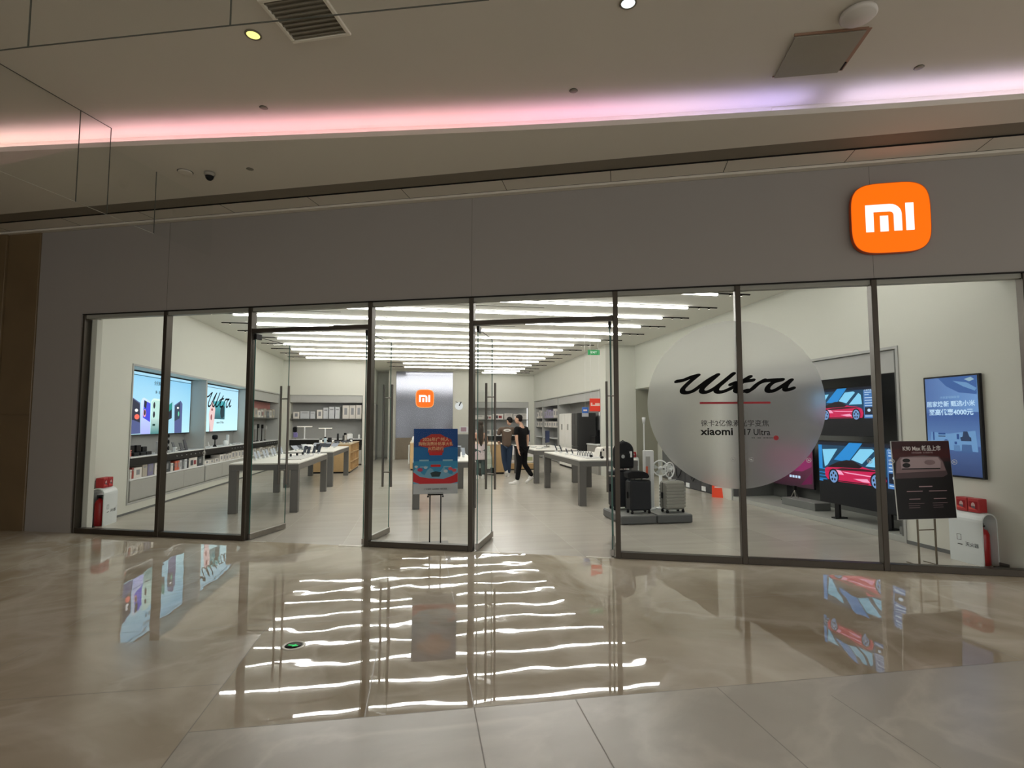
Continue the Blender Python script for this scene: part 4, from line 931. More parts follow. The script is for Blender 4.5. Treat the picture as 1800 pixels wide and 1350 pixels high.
g = G(); g.box(-0.035, 0.035, 0.0, 0.02, 0, 0.38, 0.004); g.build('rack_back', mat('rack_grey', (104, 104, 112), 0.5), t)
for k in range(3):
    for s in (-1, 1):
        pass
    g = G(); g.ball((0, -0.02, 0.08+0.125*k), 0.03, 0.018, 0.045, 10, 7); g.build('glasses', BLACK, t)
for i, (y, w, h, tl) in enumerate(((12.45, 0.10, 0.2, -0.35), (12.78, 0.13, 0.17, -0.3), (13.0, 0.14, 0.23, -0.25))):
    t = put('display_tablet', ('dark phone leaning on a stand', 'small dark tablet leaning on a stand', 'large dark tablet leaning on a stand')[i]+' on the left counter', 'tablet', y, None, 0.12)
    g = G(); g.box(-w/2, w/2, -0.005, 0.005, 0, h, 0.004, mx=Matrix.Rotation(tl, 4, 'X')); g.build('tablet_body', mat('tablet_dark', (40, 46, 58), 0.3), t)
    g = G(); g.box(-w/4, w/4, 0.0, 0.07, 0, 0.012, 0.003); g.build('stand_foot', BLACK, t)
t = put('white_charger', 'small white charger dock beside the dark phone on the left counter', 'charger', 12.32, None, 0.08); g = G(); g.box(-0.045, 0.045, -0.03, 0.03, 0, 0.09, 0.01); g.build('dock_body', WHITE, t); g = G(); g.box(-0.03, 0.03, -0.032, -0.03, 0.03, 0.07); g.build('dock_face', HEAD, t)
# second bay
t = put('small_speaker', 'short white cylinder with dark ends on the second bay counter', 'speaker', 13.90, None, 0.1); g = G(); g.lathe([(0.03, 0), (0.03, 0.14)], 16); g.build('speaker_body', WHITE, t); g = G(); g.lathe([(0.031, 0.14), (0.031, 0.155), (0.001, 0.157)], 16); g.build('speaker_cap', BLACK, t)
t = put('phone_gimbal', 'white folding phone holder on the second bay counter', 'stand', 14.22, None, 0.1); g = G(); g.box(-0.06, 0.06, -0.04, 0.04, 0, 0.015, 0.004); g.build('holder_base', WHITE, t); g = G(); g.box(-0.012, 0.012, -0.006, 0.006, 0, 0.15, 0.003, mx=Matrix.Translation((0.02, 0, 0.01)) @ Matrix.Rotation(-0.6, 4, 'Y')); g.build('holder_arm', WHITE, t)
t = put('desk_lamp', 'black round headed lamp on the second bay counter', 'lamp', 14.66, None, 0.12); g = G(); g.lathe([(0.045, 0), (0.04, 0.02), (0.015, 0.06), (0.012, 0.18)], 16); g.build('lamp_base', BLACK, t); g = G(); g.lathe([(0.02, 0.17), (0.06, 0.19), (0.065, 0.26), (0.05, 0.29), (0.001, 0.295)], 18); g.build('lamp_head', BLACK, t)
t = put('white_kettle', 'rounded white kettle on the second bay counter', 'kettle', 15.42, None, 0.12); g = G(); g.lathe([(0.06, 0), (0.065, 0.03), (0.055, 0.11), (0.035, 0.13), (0.001, 0.135)], 20); g.build('kettle_body', WHITE, t); g = G(); g.tube([(0.055, 0, 0.03), (0.095, 0, 0.05), (0.09, 0, 0.1), (0.05, 0, 0.11)], 0.007, 8); g.build('kettle_handle', WHITE, t)
t = put('white_tower', 'tall slim white upright device on the second bay counter', 'device', 15.75, None, 0.18); g = G(); g.box(-0.05, 0.05, -0.03, 0.03, 0, 0.27, 0.012); g.build('tower_body', mat('tower_white', (216, 220, 224), 0.4), t); g = G(); g.box(-0.06, 0.06, -0.05, 0.05, 0, 0.012, 0.004); g.build('tower_foot', HEAD, t)
for i, y in enumerate((15.98, 16.2, 16.42)):
    t = put('white_bowl', 'low white dish, %s from the front on the second bay counter' % ORD[i], 'dish', y, 'low white dishes on the second bay counter', 0.1); g = G(); g.lathe([(0.03, 0), (0.07, 0.03), (0.072, 0.035), (0.03, 0.008)], 18); g.build('dish_body', mat('dish_white', (206, 208, 210), 0.4), t); g = G(); g.lathe([(0.02, 0), (0.024, 0.03), (0.001, 0.04)], 10); g.build('dish_knob', WHITE, t)
# third bay
for i, (y, h, c) in enumerate(((17.2, 0.24, 'white'), (17.42, 0.15, 'pink'), (17.62, 0.17, 'white'))):
    t = put('small_appliance', '%s rounded kitchen appliance, %s from the front on the rearmost left bay' % (c, ORD[i]), 'appliance', y, None, 0.12)
    g = G(); g.lathe([(0.055, 0), (0.06, 0.02), (0.045, h*0.7), (0.03, h*0.8)], 16); g.build('appliance_body', mat('pinkish', (226, 204, 200), 0.4) if c == 'pink' else WHITE, t); g = G(); g.ball((0, 0, h*0.88), 0.045, 0.045, h*0.13, 14, 8); g.build('appliance_head', WHITE, t)
for i, (y, h, c) in enumerate(((17.95, 0.5, 0), (18.3, 0.48, 1), (18.62, 0.52, 0), (19.1, 0.5, 0), (19.5, 0.46, 1))):
    t = put('upright_vacuum', '%s slim cordless vacuum on its stand, %s from the front in the rearmost left bay' % (('dark', 'silver')[c], ORD[i]), 'vacuum', y, 'cordless vacuums in the rearmost left bay', 0.22)
    g = G(); g.tube([(0, 0, 0.02), (0, 0, h)], 0.016, 10); g.build('vacuum_tube', (BLACKM, STEEL)[c], t); g = G(); g.box(-0.07, 0.07, -0.03, 0.03, 0, 0.03, 0.01); g.build('floor_head', BLACK, t); g = G(); g.box(-0.03, 0.03, -0.05, 0.02, h-0.1, h+0.03, 0.012); g.build('motor_body', (BLACK, HEAD)[c], t)
# ------------------------------------------------------------------ back wall bays
def backbay(x0, x1, y, label, top, dividers=()):
    t = thing('display_bay', label, 'display bay', (0, y, 0))
    g = G(); g.box(x0, x1, 0.43, 0.45, 0, top); g.build('back_panel', REC, t)
    g = G(); g.box(x0, x1, 0.02, 0.05, top-0.27, top); g.build('header_panel', HEAD, t)
    g = G(); g.box(x0, x1, 0.06, 0.42, 1.67, 1.695); g.build('upper_shelf', RECD, t)
    g = G(); g.box(x0, x1, 0.0, 0.43, 0.935, 0.96, 0.002); g.build('countertop', WHITE, t)
    g = G(); g.box(x0, x1, 0.02, 0.42, 0.74, 0.934); g.build('counter_apron', DARKC, t)
    g = G(); g.box(x0, x1, 0.01, 0.42, 0.05, 0.55); g.build('cabinet_body', CABM, t)
    return t
backbay(-4.61, -2.09, 20.81, 'grey display bay with desk lamps in the rear left wall', 2.55)
backbay(2.41, 5.04, 25.41, 'grey display bay at the far rear wall behind the two standing men', 2.51)
seq = [(-4.52, -4.3, .24, 0), (-4.28, -3.95, .27, 1), (-3.93, -3.76, .26, 1), (-3.70, -3.50, .32, 0), (-3.48, -3.30, .40, 1), (-3.28, -3.08, .43, 1), (-3.06, -2.90, .43, 1), (-2.80, -2.57, .49, 2), (-2.56, -2.34, .49, 2), (-2.33, -2.12, .50, 2)]
for i, (a, b, h, k) in enumerate(seq):
    c = ((226, 222, 216), (196, 200, 204), (206, 202, 196))[k]
    t = carton(a, b, 0.24, h-0.0, c, ((a+b)/2, 20.81+0.20, 1.696), 0, '%s carton, %s from the left on the shelf above the desk lamps' % (cname[c], ORD[i]), 'cartons above the desk lamps', 0 if k == 1 else 3)
for i, (x, h, w) in enumerate(((-4.12, 0.47, 0.54), (-3.40, 0.41, 0.49))):
    t = thing('desk_lamp', 'white T-shaped desk lamp, the %s of the two on the rear left counter' % ('left', 'right')[i], 'lamp', (x, 20.95, 0.961), 0, 'T-shaped desk lamps on the rear left counter')
    g = G(); g.lathe([(0.09, 0), (0.09, 0.012), (0.02, 0.016)], 20); g.build('lamp_base', WHITE, t); g = G(); g.box(-0.022, 0.022, -0.012, 0.012, 0.012, h-0.02, 0.004); g.build('lamp_pole', WHITE, t)
    g = G(); g.box(-w/2, w/2, -0.03, 0.03, h-0.03, h, 0.01); hd = g.build('lamp_head', WHITE, t); g = G(); g.box(-w/2+0.02, w/2-0.02, -0.02, 0.02, h-0.033, h-0.03); g.build('lamp_diffuser', mat('lamp_glow', (255, 246, 225), em=5.0 if True else 1, noise=0), hd)
for i, (x, h, w) in enumerate(((-2.53, 0.22, 0.2), (-2.2, 0.18, 0.07))):
    t = thing('white_appliance', ('boxy white humidifier', 'small white bottle')[i]+' at the right end of the rear left counter', 'appliance', (x, 20.95, 0.961)); g = G(); g.box(-w/2, w/2, -0.06, 0.06, 0, h*0.85, 0.02); g.build('appliance_body', WHITE, t); g = G(); g.box(-w/4, w/4, -0.04, 0.04, h*0.85, h, 0.01); g.build('appliance_cap', HEAD, t)
t = thing('neck_massager', 'small black and violet gadget on a stand at the left of the rear counter', 'gadget', (-4.42, 20.9, 0.961)); g = G(); g.box(-0.01, 0.01, -0.01, 0.01, 0, 0.3); g.build('stand_pole', STEEL, t); g = G(); g.box(-0.09, 0.05, -0.05, 0.05, 0.24, 0.44, 0.03); g.build('gadget_body', BLACK, t); g = G(); g.box(-0.07, 0.08, -0.06, 0.0, 0.06, 0.24, 0.03); g.build('gadget_base', mat('violet_plastic', (136, 128, 190), 0.4), t)
bx = [(2.55, 2.95, .2, 0), (2.98, 3.32, .2, 0), (3.36, 3.86, .26, 0), (3.9, 4.3, .28, 1), (4.33, 4.6, .26, 1), (4.62, 4.98, .28, 1)]
for i, (a, b, h, k) in enumerate(bx):
    c = ((226, 222, 216), (206, 202, 196))[k]
    carton(a, b, 0.24, h, c, ((a+b)/2, 25.61, 1.696), 0, 'wide %s carton, %s from the left on the far rear shelf' % (cname[c], ORD[i]), 'cartons on the far rear shelf', 2 if i in (2, 1) else 0)
    carton(a+0.02, b-0.05, 0.2, 0.26, c, ((a+b)/2, 25.6, 0.961), 0, '%s carton, %s from the left on the far rear counter' % (cname[c], ORD[i]), 'cartons on the far rear counter', 3)
# ------------------------------------------------------------------ right wall, rear bays (fridges and shelves)
t = thing('display_bay', 'long grey display bay with shelves and fridges on the rear right wall', 'display bay', (5.3, 25.2, 0), -math.pi/2)
g = G(); g.box(0, 9.46, 0.5, 0.52, 0, 2.52); g.build('back_panel', REC, t)
for x in (0.0, 1.55, 4.25, 9.42):
    g = G(); g.box(x, x+0.05, 0.01, 0.5, 0, 2.52); g.build('divider', HEAD, t)
g = G(); g.box(0.05, 9.42, 0.03, 0.06, 2.24, 2.52); g.build('header_panel', HEAD, t)
for z in (0.9, 1.33, 1.72):
    for a, b in ((0.05, 1.55), (1.6, 4.25)):
        g = G(); g.box(a, b, 0.05, 0.49, z, z+0.025); g.build('shelf', RECD if z > 1 else WHITE, t)
for a, b in ((0.05, 1.55), (1.6, 4.25)):
    g = G(); g.box(a, b, 0.04, 0.49, 0.03, 0.5); g.build('cabinet_body', CABM, t)
n = 0
for z, zz in ((1.746, 'top'), (1.356, 'middle')):
    for a, b, side in ((0.1, 1.45, 'rearmost'), (1.7, 4.15, 'wider')):
        k = 3 if b < 2 else 6; w = (b-a)/k
        for i in range(k):
            h = 0.28+0.08*((i*5) % 3)/2 if z > 1.5 else 0.24
            c = (166, 160, 186) if (z > 1.5 and k == 6 and i < 4) else ((226, 222, 216), (206, 202, 196))[i % 2]
            carton(0, w-0.02, 0.26, h, c, (5.3+0.2, 25.2-(a+w*(i+0.5)), z), -math.pi/2, '%s carton, %s from the left on the %s shelf of the %s right wall bay' % (cname[c], ORD[i], zz, side), 'cartons on the %s shelf of the %s right wall bay' % (zz, side), 3)
def fridge(y0, y1, m, lab, x0=5.04, double=True, h=1.87):
    w = y1-y0
    t = thing('refrigerator', lab, 'refrigerator', (x0, y1, 0), -math.pi/2)
    g = G(); g.box(0, w, 0.03, 0.62, 0.03, h, 0.006); g.build('fridge_body', m, t)
    mid = 0.78
    for a, b in ((0, w/2), (w/2, w)):
        g = G(); g.box(a+0.004, b-0.004, 0.0, 0.028, mid, h-0.005, 0.005); d = g.build('fridge_door', m, t)
        g = G(); xx = b-0.05 if a == 0 else a+0.05; g.box(xx-0.008, xx+0.008, -0.012, 0.0, 1.3, 1.5); g.build('door_handle', mat('fridge_handle', (120, 120, 118), 0.4), d)
    for a, b in ((0, w/2), (w/2, w)):
        g = G(); g.box(a+0.004, b-0.004, 0.0, 0.028, 0.06, mid-0.012, 0.005); g.build('drawer_door', m, t)
    g = G(); g.box(0.01, w-0.01, 0.01, 0.05, 0.005, 0.055); g.build('toe_grille', BLACK, t)
FW = mat('fridge_white', (246, 246, 240), 0.3, noise=0.01)
fridge(18.85, 19.62, FW, 'tall white glossy refrigerator, the left one of the white pair on the right wall')
fridge(18.03, 18.82, FW, 'tall white glossy refrigerator, the right one of the white pair on the right wall')
fridge(17.25, 17.95, mat('fridge_dark', (58, 58, 58), 0.3), 'tall dark grey refrigerator beside the white pair on the right wall')
t = thing('hanging_sign', 'red square price sign hanging near the fridges', 'sign', (4.25, 13.0, 1.83), 0.0, None)
g = G(); g.box(-0.135, 0.135, -0.006, 0.006, 0, 0.315, 0.002); g.build('sign_board', mat('hang_red', (232, 62, 42), 0.5), t)
art('sign_print', [(rec(-0.11, 0.12, 0.13, 0.16), mat('hang_white', (240, 200, 190), 0.5)), (rec(-0.11, -0.07, 0.13, 0.21), MATS['hang_white']), (rec(0.0, 0.12, 0.13, 0.20), MATS['hang_white'])], t, -0.0075)
g = G(); g.tube([(-0.1, 0, 0.315), (-0.1, 0, 1.98)], 0.0015, 5); g.tube([(0.1, 0, 0.315), (0.1, 0, 1.98)], 0.0015, 5); g.build('hanging_wire', WHITE, t)
t = thing('hanging_sign', 'small blue and grey tag hanging left of the red sign', 'sign', (4.09, 13.3, 1.70), 0.0)
g = G(); g.box(-0.085, 0.085, -0.005, 0.005, 0, 0.24, 0.002); g.build('sign_board', mat('tag_grey', (170, 178, 184), 0.5), t); art('sign_print', [(rec(-0.083, 0.083, 0.09, 0.238), mat('tag_blue', (44, 104, 190), 0.5)), (rec(-0.05, 0.05, 0.14, 0.18), WHITE)], t, -0.0062)
g = G(); g.tube([(0, 0, 0.24), (0, 0, 2.11)], 0.0015, 5); g.build('hanging_wire', WHITE, t)
t = thing('kitchen_counter', 'grey kitchen counter with a black hob unit on the right wall', 'counter', (5.25, 16.9, 0), -math.pi/2)
g = G(); g.box(0, 1.1, 0, 0.5, 0, 0.86, 0.004); g.build('counter_body', mat('counter_grey', (150, 148, 142), 0.5), t); g = G(); g.box(-0.02, 1.12, -0.02, 0.5, 0.861, 0.90, 0.004); g.build('countertop', WHITE, t)
t = thing('air_fryer', 'black boxy kitchen appliance on the right wall counter', 'appliance', (5.48, 16.55, 0.901), -math.pi/2)
g = G(); g.box(-0.3, 0.25, -0.15, 0.15, 0, 0.24, 0.02); g.build('appliance_body', BLACK, t); g = G(); g.box(0.05, 0.11, -0.05, 0.05, 0.24, 0.42, 0.01); g.build('appliance_column', BLACK, t)
t = thing('range_hood', 'small white device mounted high beside the red sign', 'device', (5.5, 16.1, 1.75), -math.pi/2); g = G(); g.box(-0.08, 0.08, -0.1, 0.1, 0, 0.36, 0.02); g.build('device_body', WHITE, t); g = G(); g.ball((0.0, -0.105, 0.17), 0.04, 0.02, 0.05, 12, 8); g.build('device_eye', BLACK, t)
# ------------------------------------------------------------------ display tables
def table(x0, x1, y0, y1, label, h=0.855):
    t = thing('display_table', label, 'table', (x0, y0, 0), 0, 'long white topped display tables')
    w, l = x1-x0, y1-y0
    g = G(); g.box(0.008, w-0.008, 0.008, l-0.008, h-0.028, h, 0.004); g.build('tabletop', TOPW, t)
    g = G(); g.box(0, w, 0, 0.05, h-0.125, h-0.0285); g.box(0, w, l-0.05, l, h-0.125, h-0.0285); g.box(0, 0.05, 0.05, l-0.05, h-0.125, h-0.0285); g.box(w-0.05, w, 0.05, l-0.05, h-0.125, h-0.0285)
    g.build('apron_frame', GREYM, t)
    for a in (0.001, w-0.131):
        for b in (0.001, l-0.131):
            g = G(); g.box(a, a+0.13, b, b+0.13, 0, h-0.126, 0.004); g.build('leg', GREYM, t)
    return t
table(-3.2, -2.07, 10.1, 13.15, 'white topped display table nearest the left doorway')
table(-3.2, -2.07, 13.95, 17.0, 'white topped display table behind the nearest left one')
table(-0.12, 1.03, 10.1, 13.2, 'white topped display table directly behind the blue poster board')
table(2.95, 4.10, 9.98, 12.98, 'white topped display table nearest the right doorway')
table(2.90, 4.05, 13.85, 16.9, 'white topped display table behind the nearest right one')
TZ = 0.856
PH = mat('phone_dark', (40, 42, 48), 0.25); PHW = mat('phone_silver', (214, 216, 220), 0.3); SCR = EM('phone', (90, 96, 104), 0.35)
def phone_stand(name, label, dark, loc, rz, grp, w=0.075, h=0.16, tilt=-0.38, cat='phone'):
    t = thing(name, label, cat, loc, rz, grp)
    mx = Matrix.Translation((0, 0.0, 0.035)) @ Matrix.Rotation(tilt, 4, 'X')
    g = G(); g.box(-w/2, w/2, -0.004, 0.004, 0, h, 0.003, mx=mx); g.build('phone_body', PH if dark else PHW, t)
    g = G(); g.box(-w/2+0.004, w/2-0.004, -0.0052, -0.0042, 0.005, h-0.005, mx=mx); g.build('phone_screen', SCR if dark else EM('phonelight', (196, 202, 206), 0.6), t)
    g = G(); g.box(-0.02, 0.02, -0.012, 0.055, 0, 0.035, 0.006); g.build('stand_block', WHITE, t)
    return t
p0 = phone_stand('display_phone', 'silver phone, first from the front in the left row of the nearest left table', False, (-3.0, 10.6, TZ), R_(70), 'phones along the left edge of the nearest left table', 0.07, 0.13)
for i in range(1, 9):
    dup(p0, (-3.0+0.02*(i % 2), 10.6+0.29*i, TZ), R_(70), 'silver phone, %s from the front in the left row of the nearest left table' % ORD[i])
p1 = phone_stand('display_phone', 'dark phone, first of the cluster at the far right of the nearest left table', True, (-2.35, 12.35, TZ), R_(-25), 'dark phones at the far right of the nearest left table')
for i, (x, y) in enumerate(((-2.28, 12.6), (-2.22, 12.85), (-2.5, 12.75))):
    dup(p1, (x, y, TZ), R_(-25), 'dark phone, %s of the cluster at the far right of the nearest left table' % ORD[i+1])
def pad(name, lab, loc, rz, grp, w=0.10, l=0.10, h=0.03, m=None, cat='smart watch'):
    t = thing(name, lab, cat, loc, rz, grp)
    g = G(); g.box(-w/2, w/2, -l/2, l/2, 0, 0.012, 0.003); g.build('display_tray', WHITE, t)
    g = G(); g.box(-0.02, 0.02, -0.022, 0.022, 0.0, 0.05, 0.008, mx=Matrix.Translation((0, 0, 0.016)) @ Matrix.Rotation(-0.5, 4, 'X')); wt = g.build('watch_case', m or PH, t)
    g = G(); g.box(-0.016, 0.016, -0.024, -0.0215, 0.006, 0.044, mx=Matrix.Translation((0, 0, 0.016)) @ Matrix.Rotation(-0.5, 4, 'X')); g.build('watch_face', BLACK, wt)
    return t
g = G(); g.box(-2.62, -2.2, 10.95, 12.2, TZ, TZ+0.014, 0.004)
tag(g.build('display_mat', mat('mat_grey', (206, 206, 204), 0.5)), 'thin pale tray under the three watches on the nearest left table', 'tray')
for i, (x, y) in enumerate(((-2.5, 11.45), (-2.45, 11.78), (-2.4, 12.08))):
    pad('smart_watch', 'small square watch on a stand, %s of three on the nearest left table' % ORD[i], (x, y, TZ+0.015), R_(10), 'watches on the nearest left table')
pt = thing('product_card', 'round pale price card in the middle of the nearest left table', 'card', (-2.3, 12.15, TZ)); g = G(); g.lathe([(0.07, 0), (0.07, 0.008), (0.001, 0.008)], 24); g.build('card_disc', HEAD, pt); g = G(); g.lathe([(0.05, 0.0082), (0.05, 0.0092), (0.001, 0.0092)], 20); g.build('card_face', WHITE, pt)
# second left table: bulky goods
t = thing('robot_vacuum_dock', 'rounded white robot dock on the second left table', 'device', (-2.85, 14.9, TZ)); g = G(); g.lathe([(0.12, 0), (0.15, 0.02), (0.15, 0.1), (0.12, 0.13), (0.001, 0.135)], 24); g.build('dock_body', WHITE, t); g = G(); g.box(-0.05, 0.05, -0.155, -0.1, 0.02, 0.09, 0.01); g.build('dock_mouth', BLACK, t)
t = thing('black_speaker', 'upright black speaker near the middle of the second left table', 'speaker', (-2.55, 14.75, TZ)); g = G(); g.box(-0.05, 0.05, -0.05, 0.05, 0, 0.15, 0.01); g.build('speaker_body', BLACK, t); g = G(); g.box(-0.035, 0.035, -0.052, -0.05, 0.02, 0.13); g.build('speaker_grille', PH, t)
for i, (x, y) in enumerate(((-3.0, 14.4), (-2.98, 14.75), (-2.95, 15.35), (-2.5, 15.6), (-2.35, 15.95), (-2.7, 16.0), (-2.9, 16.3), (-2.4, 16.4), (-2.65, 16.6))):
    phone_stand('display_tablet', '%s tablet on a stand, %s from the front on the second left table' % (('pale', 'dark')[i % 2], ORD[i]), i % 2, (x, y, TZ), R_(60 if i < 3 else -20), 'tablets on the second left table', 0.2, 0.14, -0.9, 'tablet')
# third: oak cabinets
def oak_island(x0, x1, y0, y1, lab, h=0.905, mirror=False):
    t = thing('oak_island', lab, 'cabinet', (x0, y0, 0)); w, l = x1-x0, y1-y0
    fx = (lambda a, b: (a, b)) if not mirror else (lambda a, b: (w-b, w-a))
    g = G(); a, b = fx(0, w-0.3); g.box(a, b, 0, l, 0.05, h-0.03, 0.003); g.build('cabinet_body', OAK, t)
    g = G(); g.box(0.02, w-0.02, 0.02, l-0.02, 0, 0.05); g.build('toe_kick', BLACKM, t)
    for y in (0, l/3, 2*l/3, l-0.03):
        g = G(); a, b = fx(w-0.3, w); g.box(a, b, y, y+0.03, 0.05, h-0.03); g.build('side_board', OAK, t)
    for z in (0.05, 0.32, 0.6):
        g = G(); a, b = fx(w-0.3, w); g.box(a, b, 0.03, l-0.03, z, z+0.025); g.build('shelf', OAK, t)
    g = G(); g.box(-0.01, w+0.01, -0.01, l+0.01, h-0.029, h, 0.004); g.build('countertop', mat('oak_top', (214, 198, 170), 0.5, noise=0.08), t)
    return t
oak_island(-3.2, -2.1, 17.6, 20.0, 'pale oak shelf island behind the left tables')
oak_island(-0.30, 0.8, 18.3, 20.6, 'pale oak island partly hidden behind the blue poster board')
oak_island(1.7, 2.55, 16.6, 18.6, 'pale oak island beside the man in the brown shirt')
OZ = 0.906
goods = [(-3.05, 18.0, 'white', 0.05, 0.14), (-2.93, 18.1, 'pale blue', 0.045, 0.2), (-2.78, 18.0, 'black', 0.07, 0.18), (-2.55, 18.1, 'black', 0.035, 0.3), (-2.34, 18.2, 'silver', 0.05, 0.32), (-2.2, 18.6, 'white', 0.04, 0.12), (-2.85, 18.9, 'white', 0.08, 0.1), (-2.5, 19.0, 'black', 0.03, 0.22), (-2.3, 19.4, 'black', 0.07, 0.1)]
GM = {'white': WHITE, 'pale blue': mat('pale_blue', (190, 212, 226), 0.3), 'black': BLACK, 'silver': STEEL}
for i, (x, y, c, r, h) in enumerate(goods):
    t = thing('counter_appliance', '%s rounded kitchen appliance, %s from the left front on the left oak island' % (c, ORD[i]), 'appliance', (x, y, OZ), 0, 'appliances on the left oak island')
    g = G(); g.lathe([(r, 0), (r*1.05, 0.02), (r*0.85, h*0.8)], 16); g.build('appliance_body', GM[c], t)
    g = G(); g.lathe([(r*0.86, h*0.8), (r*0.8, h), (0.001, h*1.01)], 16); g.build('appliance_lid', BLACK if c != 'black' else PH, t)
for i, (x, y) in enumerate(((-2.5, 17.75), (-2.3, 17.8), (-2.2, 18.05))):
    phone_stand('display_scale', 'slanted dark faced gadget, %s of three at the front right of the left oak island' % ORD[i], 1, (x, y, OZ), R_(40), 'slanted gadgets on the left oak island', 0.2, 0.12, -1.2, 'gadget')
for i, (x, y, c, r, h) in enumerate(((-0.2, 18.45, 'white', 0.06, 0.2), (-0.05, 18.6, 'black', 0.08, 0.26), (0.2, 18.6, 'white', 0.07, 0.2))):
    t = thing('counter_appliance', '%s pot shaped appliance, %s from the left on the oak island behind the poster' % (c, ORD[i]), 'appliance', (x, y, OZ), 0, 'appliances on the oak island behind the poster')
    g = G(); g.lathe([(r, 0), (r*1.05, 0.02), (r*0.7, h*0.8)], 16); g.build('appliance_body', GM[c], t); g = G(); g.ball((0, 0, h*0.85), r*0.6, r*0.6, h*0.15, 12, 7); g.build('appliance_lid', GM[c], t)
t = thing('white_bag', 'white cloth draped on the side of the oak island behind the poster', 'cloth', (-0.34, 18.6, 0.2)); g = G(); g.box(-0.02, 0.03, -0.2, 0.2, 0, 0.62, 0.015); g.build('cloth_sheet', WHITE, t); g = G(); g.box(-0.025, -0.02, -0.1, 0.1, 0.3, 0.34); g.build('cloth_print', HEAD, t)
# middle table goods
for i, (x, y) in enumerate(((0.55, 10.5), (0.75, 10.8), (0.88, 11.2), (0.8, 11.7), (0.86, 12.2), (0.9, 12.7), (0.2, 10.6), (0.2, 11.3))):
    phone_stand('display_phone', '%s phone on a stand, %s from the front on the middle table behind the poster' % (('silver', 'dark')[i % 2], ORD[i]), i % 2, (x, y, TZ), R_(-30+20*(i % 3)), 'phones on the middle table behind the poster')
t = thing('mesh_pouch', 'crumpled white paper bag on the middle table right of the poster', 'bag', (0.62, 11.0, TZ)); g = G(); g.box(-0.1, 0.1, -0.07, 0.07, 0, 0.1, 0.03); g.build('bag_body', WHITE, t); g = G(); g.tube([(-0.04, 0, 0.09), (0, 0, 0.15), (0.04, 0, 0.09)], 0.005, 6); g.build('bag_handle', HEAD, t)
# right tables
for i, (x, y) in enumerate(((3.22, 12.75), (3.22, 12.3), (3.2, 11.75), (3.24, 11.45))):
    phone_stand('display_phone', 'dark phone, %s from the rear on the left edge of the nearest right table' % ORD[i], 1, (x, y, TZ), R_(60), 'dark phones on the nearest right table', 0.075, 0.16 if i < 2 else 0.1)
for i in range(6):
    t = thing('wrist_band', 'upright grey wrist band, %s from the rear on the nearest right table' % ORD[i], 'wrist band', (3.30+0.02*i, 11.2-0.11*i, TZ), R_(30), 'upright wrist bands on the nearest right table')
    g = G(); g.tube([(0, -0.03, 0.0), (0, -0.015, 0.07), (0, 0.01, 0.105), (0, 0.035, 0.07), (0, 0.04, 0.0)], 0.011, 8); g.build('band_strap', mat('band_grey', (150, 152, 154), 0.5), t); g = G(); g.box(-0.013, 0.013, -0.035, -0.022, 0.04, 0.08, 0.004); g.build('band_face', WHITE, t)
g = G(); g.box(3.2, 3.62, 10.35, 11.3, TZ, TZ+0.012, 0.003)
tag(g.build('display_mat', MATS['mat_grey']), 'thin pale tray under the wrist bands on the nearest right table', 'tray')
t = thing('glasses_display', 'slanted white case with small dark gadgets on the nearest right table', 'display case', (3.65, 10.6, TZ))
g = G(); g.prism([(-0.12, 0), (0.35, 0), (0.35, 0.2), (-0.02, 0.2), (-0.07, 0.17)], 0.0, 0.35, 'y'); g.build('case_body', mat('case_white', (226, 222, 212), 0.5), t)
g = G(); g.box(-0.03, -0.005, -0.012, 0, 0.13, 0.17, 0.004); g.box(-0.09, -0.06, -0.02, 0.0, 0.02, 0.12, 0.005); g.build('small_gadget', BLACK, t)
for i, (x, y) in enumerate(((3.34, 10.5), (3.48, 10.25))):
    t = thing('earbud_case', 'small dark earbud case, %s at the front of the nearest right table' % ('left one', 'right one')[i], 'earbud case', (x, y, TZ+0.013 if i == 0 else TZ), 0, 'dark earbud cases on the nearest right table')
    g = G(); g.ball((0, 0, 0.026), 0.035, 0.03, 0.026, 14, 9); g.build('case_shell', BLACK, t); g = G(); g.lathe([(0.008, 0.05), (0.008, 0.053), (0.001, 0.053)], 10); g.build('case_light', WHITE, t)
t = phone_stand('display_phone', 'dark phone leaning on a stand at the right end of the nearest right table', 1, (4.0, 10.25, TZ), R_(100), None)
def monitor(loc, rz, lab):
    t = thing('monitor', lab, 'monitor', loc, rz, 'monitors on the second right table')
    g = G(); g.box(-0.28, 0.28, -0.012, 0.012, 0.13, 0.47, 0.005); g.build('monitor_panel', mat('monitor_back', (52, 58, 76), 0.35), t)
    g = G(); g.box(-0.27, 0.27, -0.0135, -0.0125, 0.14, 0.46); g.build('monitor_screen', EM('desk', (50, 58, 84), 0.6), t)
    g = G(); g.box(-0.03, 0.03, 0.013, 0.03, 0.0, 0.3, 0.003); g.build('stand_neck', STEEL, t); g = G(); g.box(-0.13, 0.13, -0.06, 0.12, 0, 0.012, 0.003); g.build('stand_base', STEEL, t)
monitor((3.12, 15.9, TZ), R_(66), 'slim dark monitor, the left of two on the second right table')
monitor((3.58, 15.3, TZ), R_(66), 'slim dark monitor, the right of two on the second right table')
for i, (x, y) in enumerate(((3.15, 14.4), (3.4, 14.9), (3.75, 14.6), (3.7, 15.9), (3.2, 15.4))):
    t = thing('keyboard', ('pale keyboard', 'open pale laptop base', 'pale drawing tablet', 'pale keyboard at the rear', 'white mouse pad')[i]+' on the second right table', 'keyboard', (x, y, TZ), R_(66)); g = G(); g.box(-0.16, 0.16, -0.06, 0.06, 0, 0.015, 0.004); g.build('keyboard_base', HEAD, t); g = G(); g.box(-0.15, 0.15, -0.05, 0.05, 0.015, 0.019); g.build('keyboard_keys', WHITE, t)
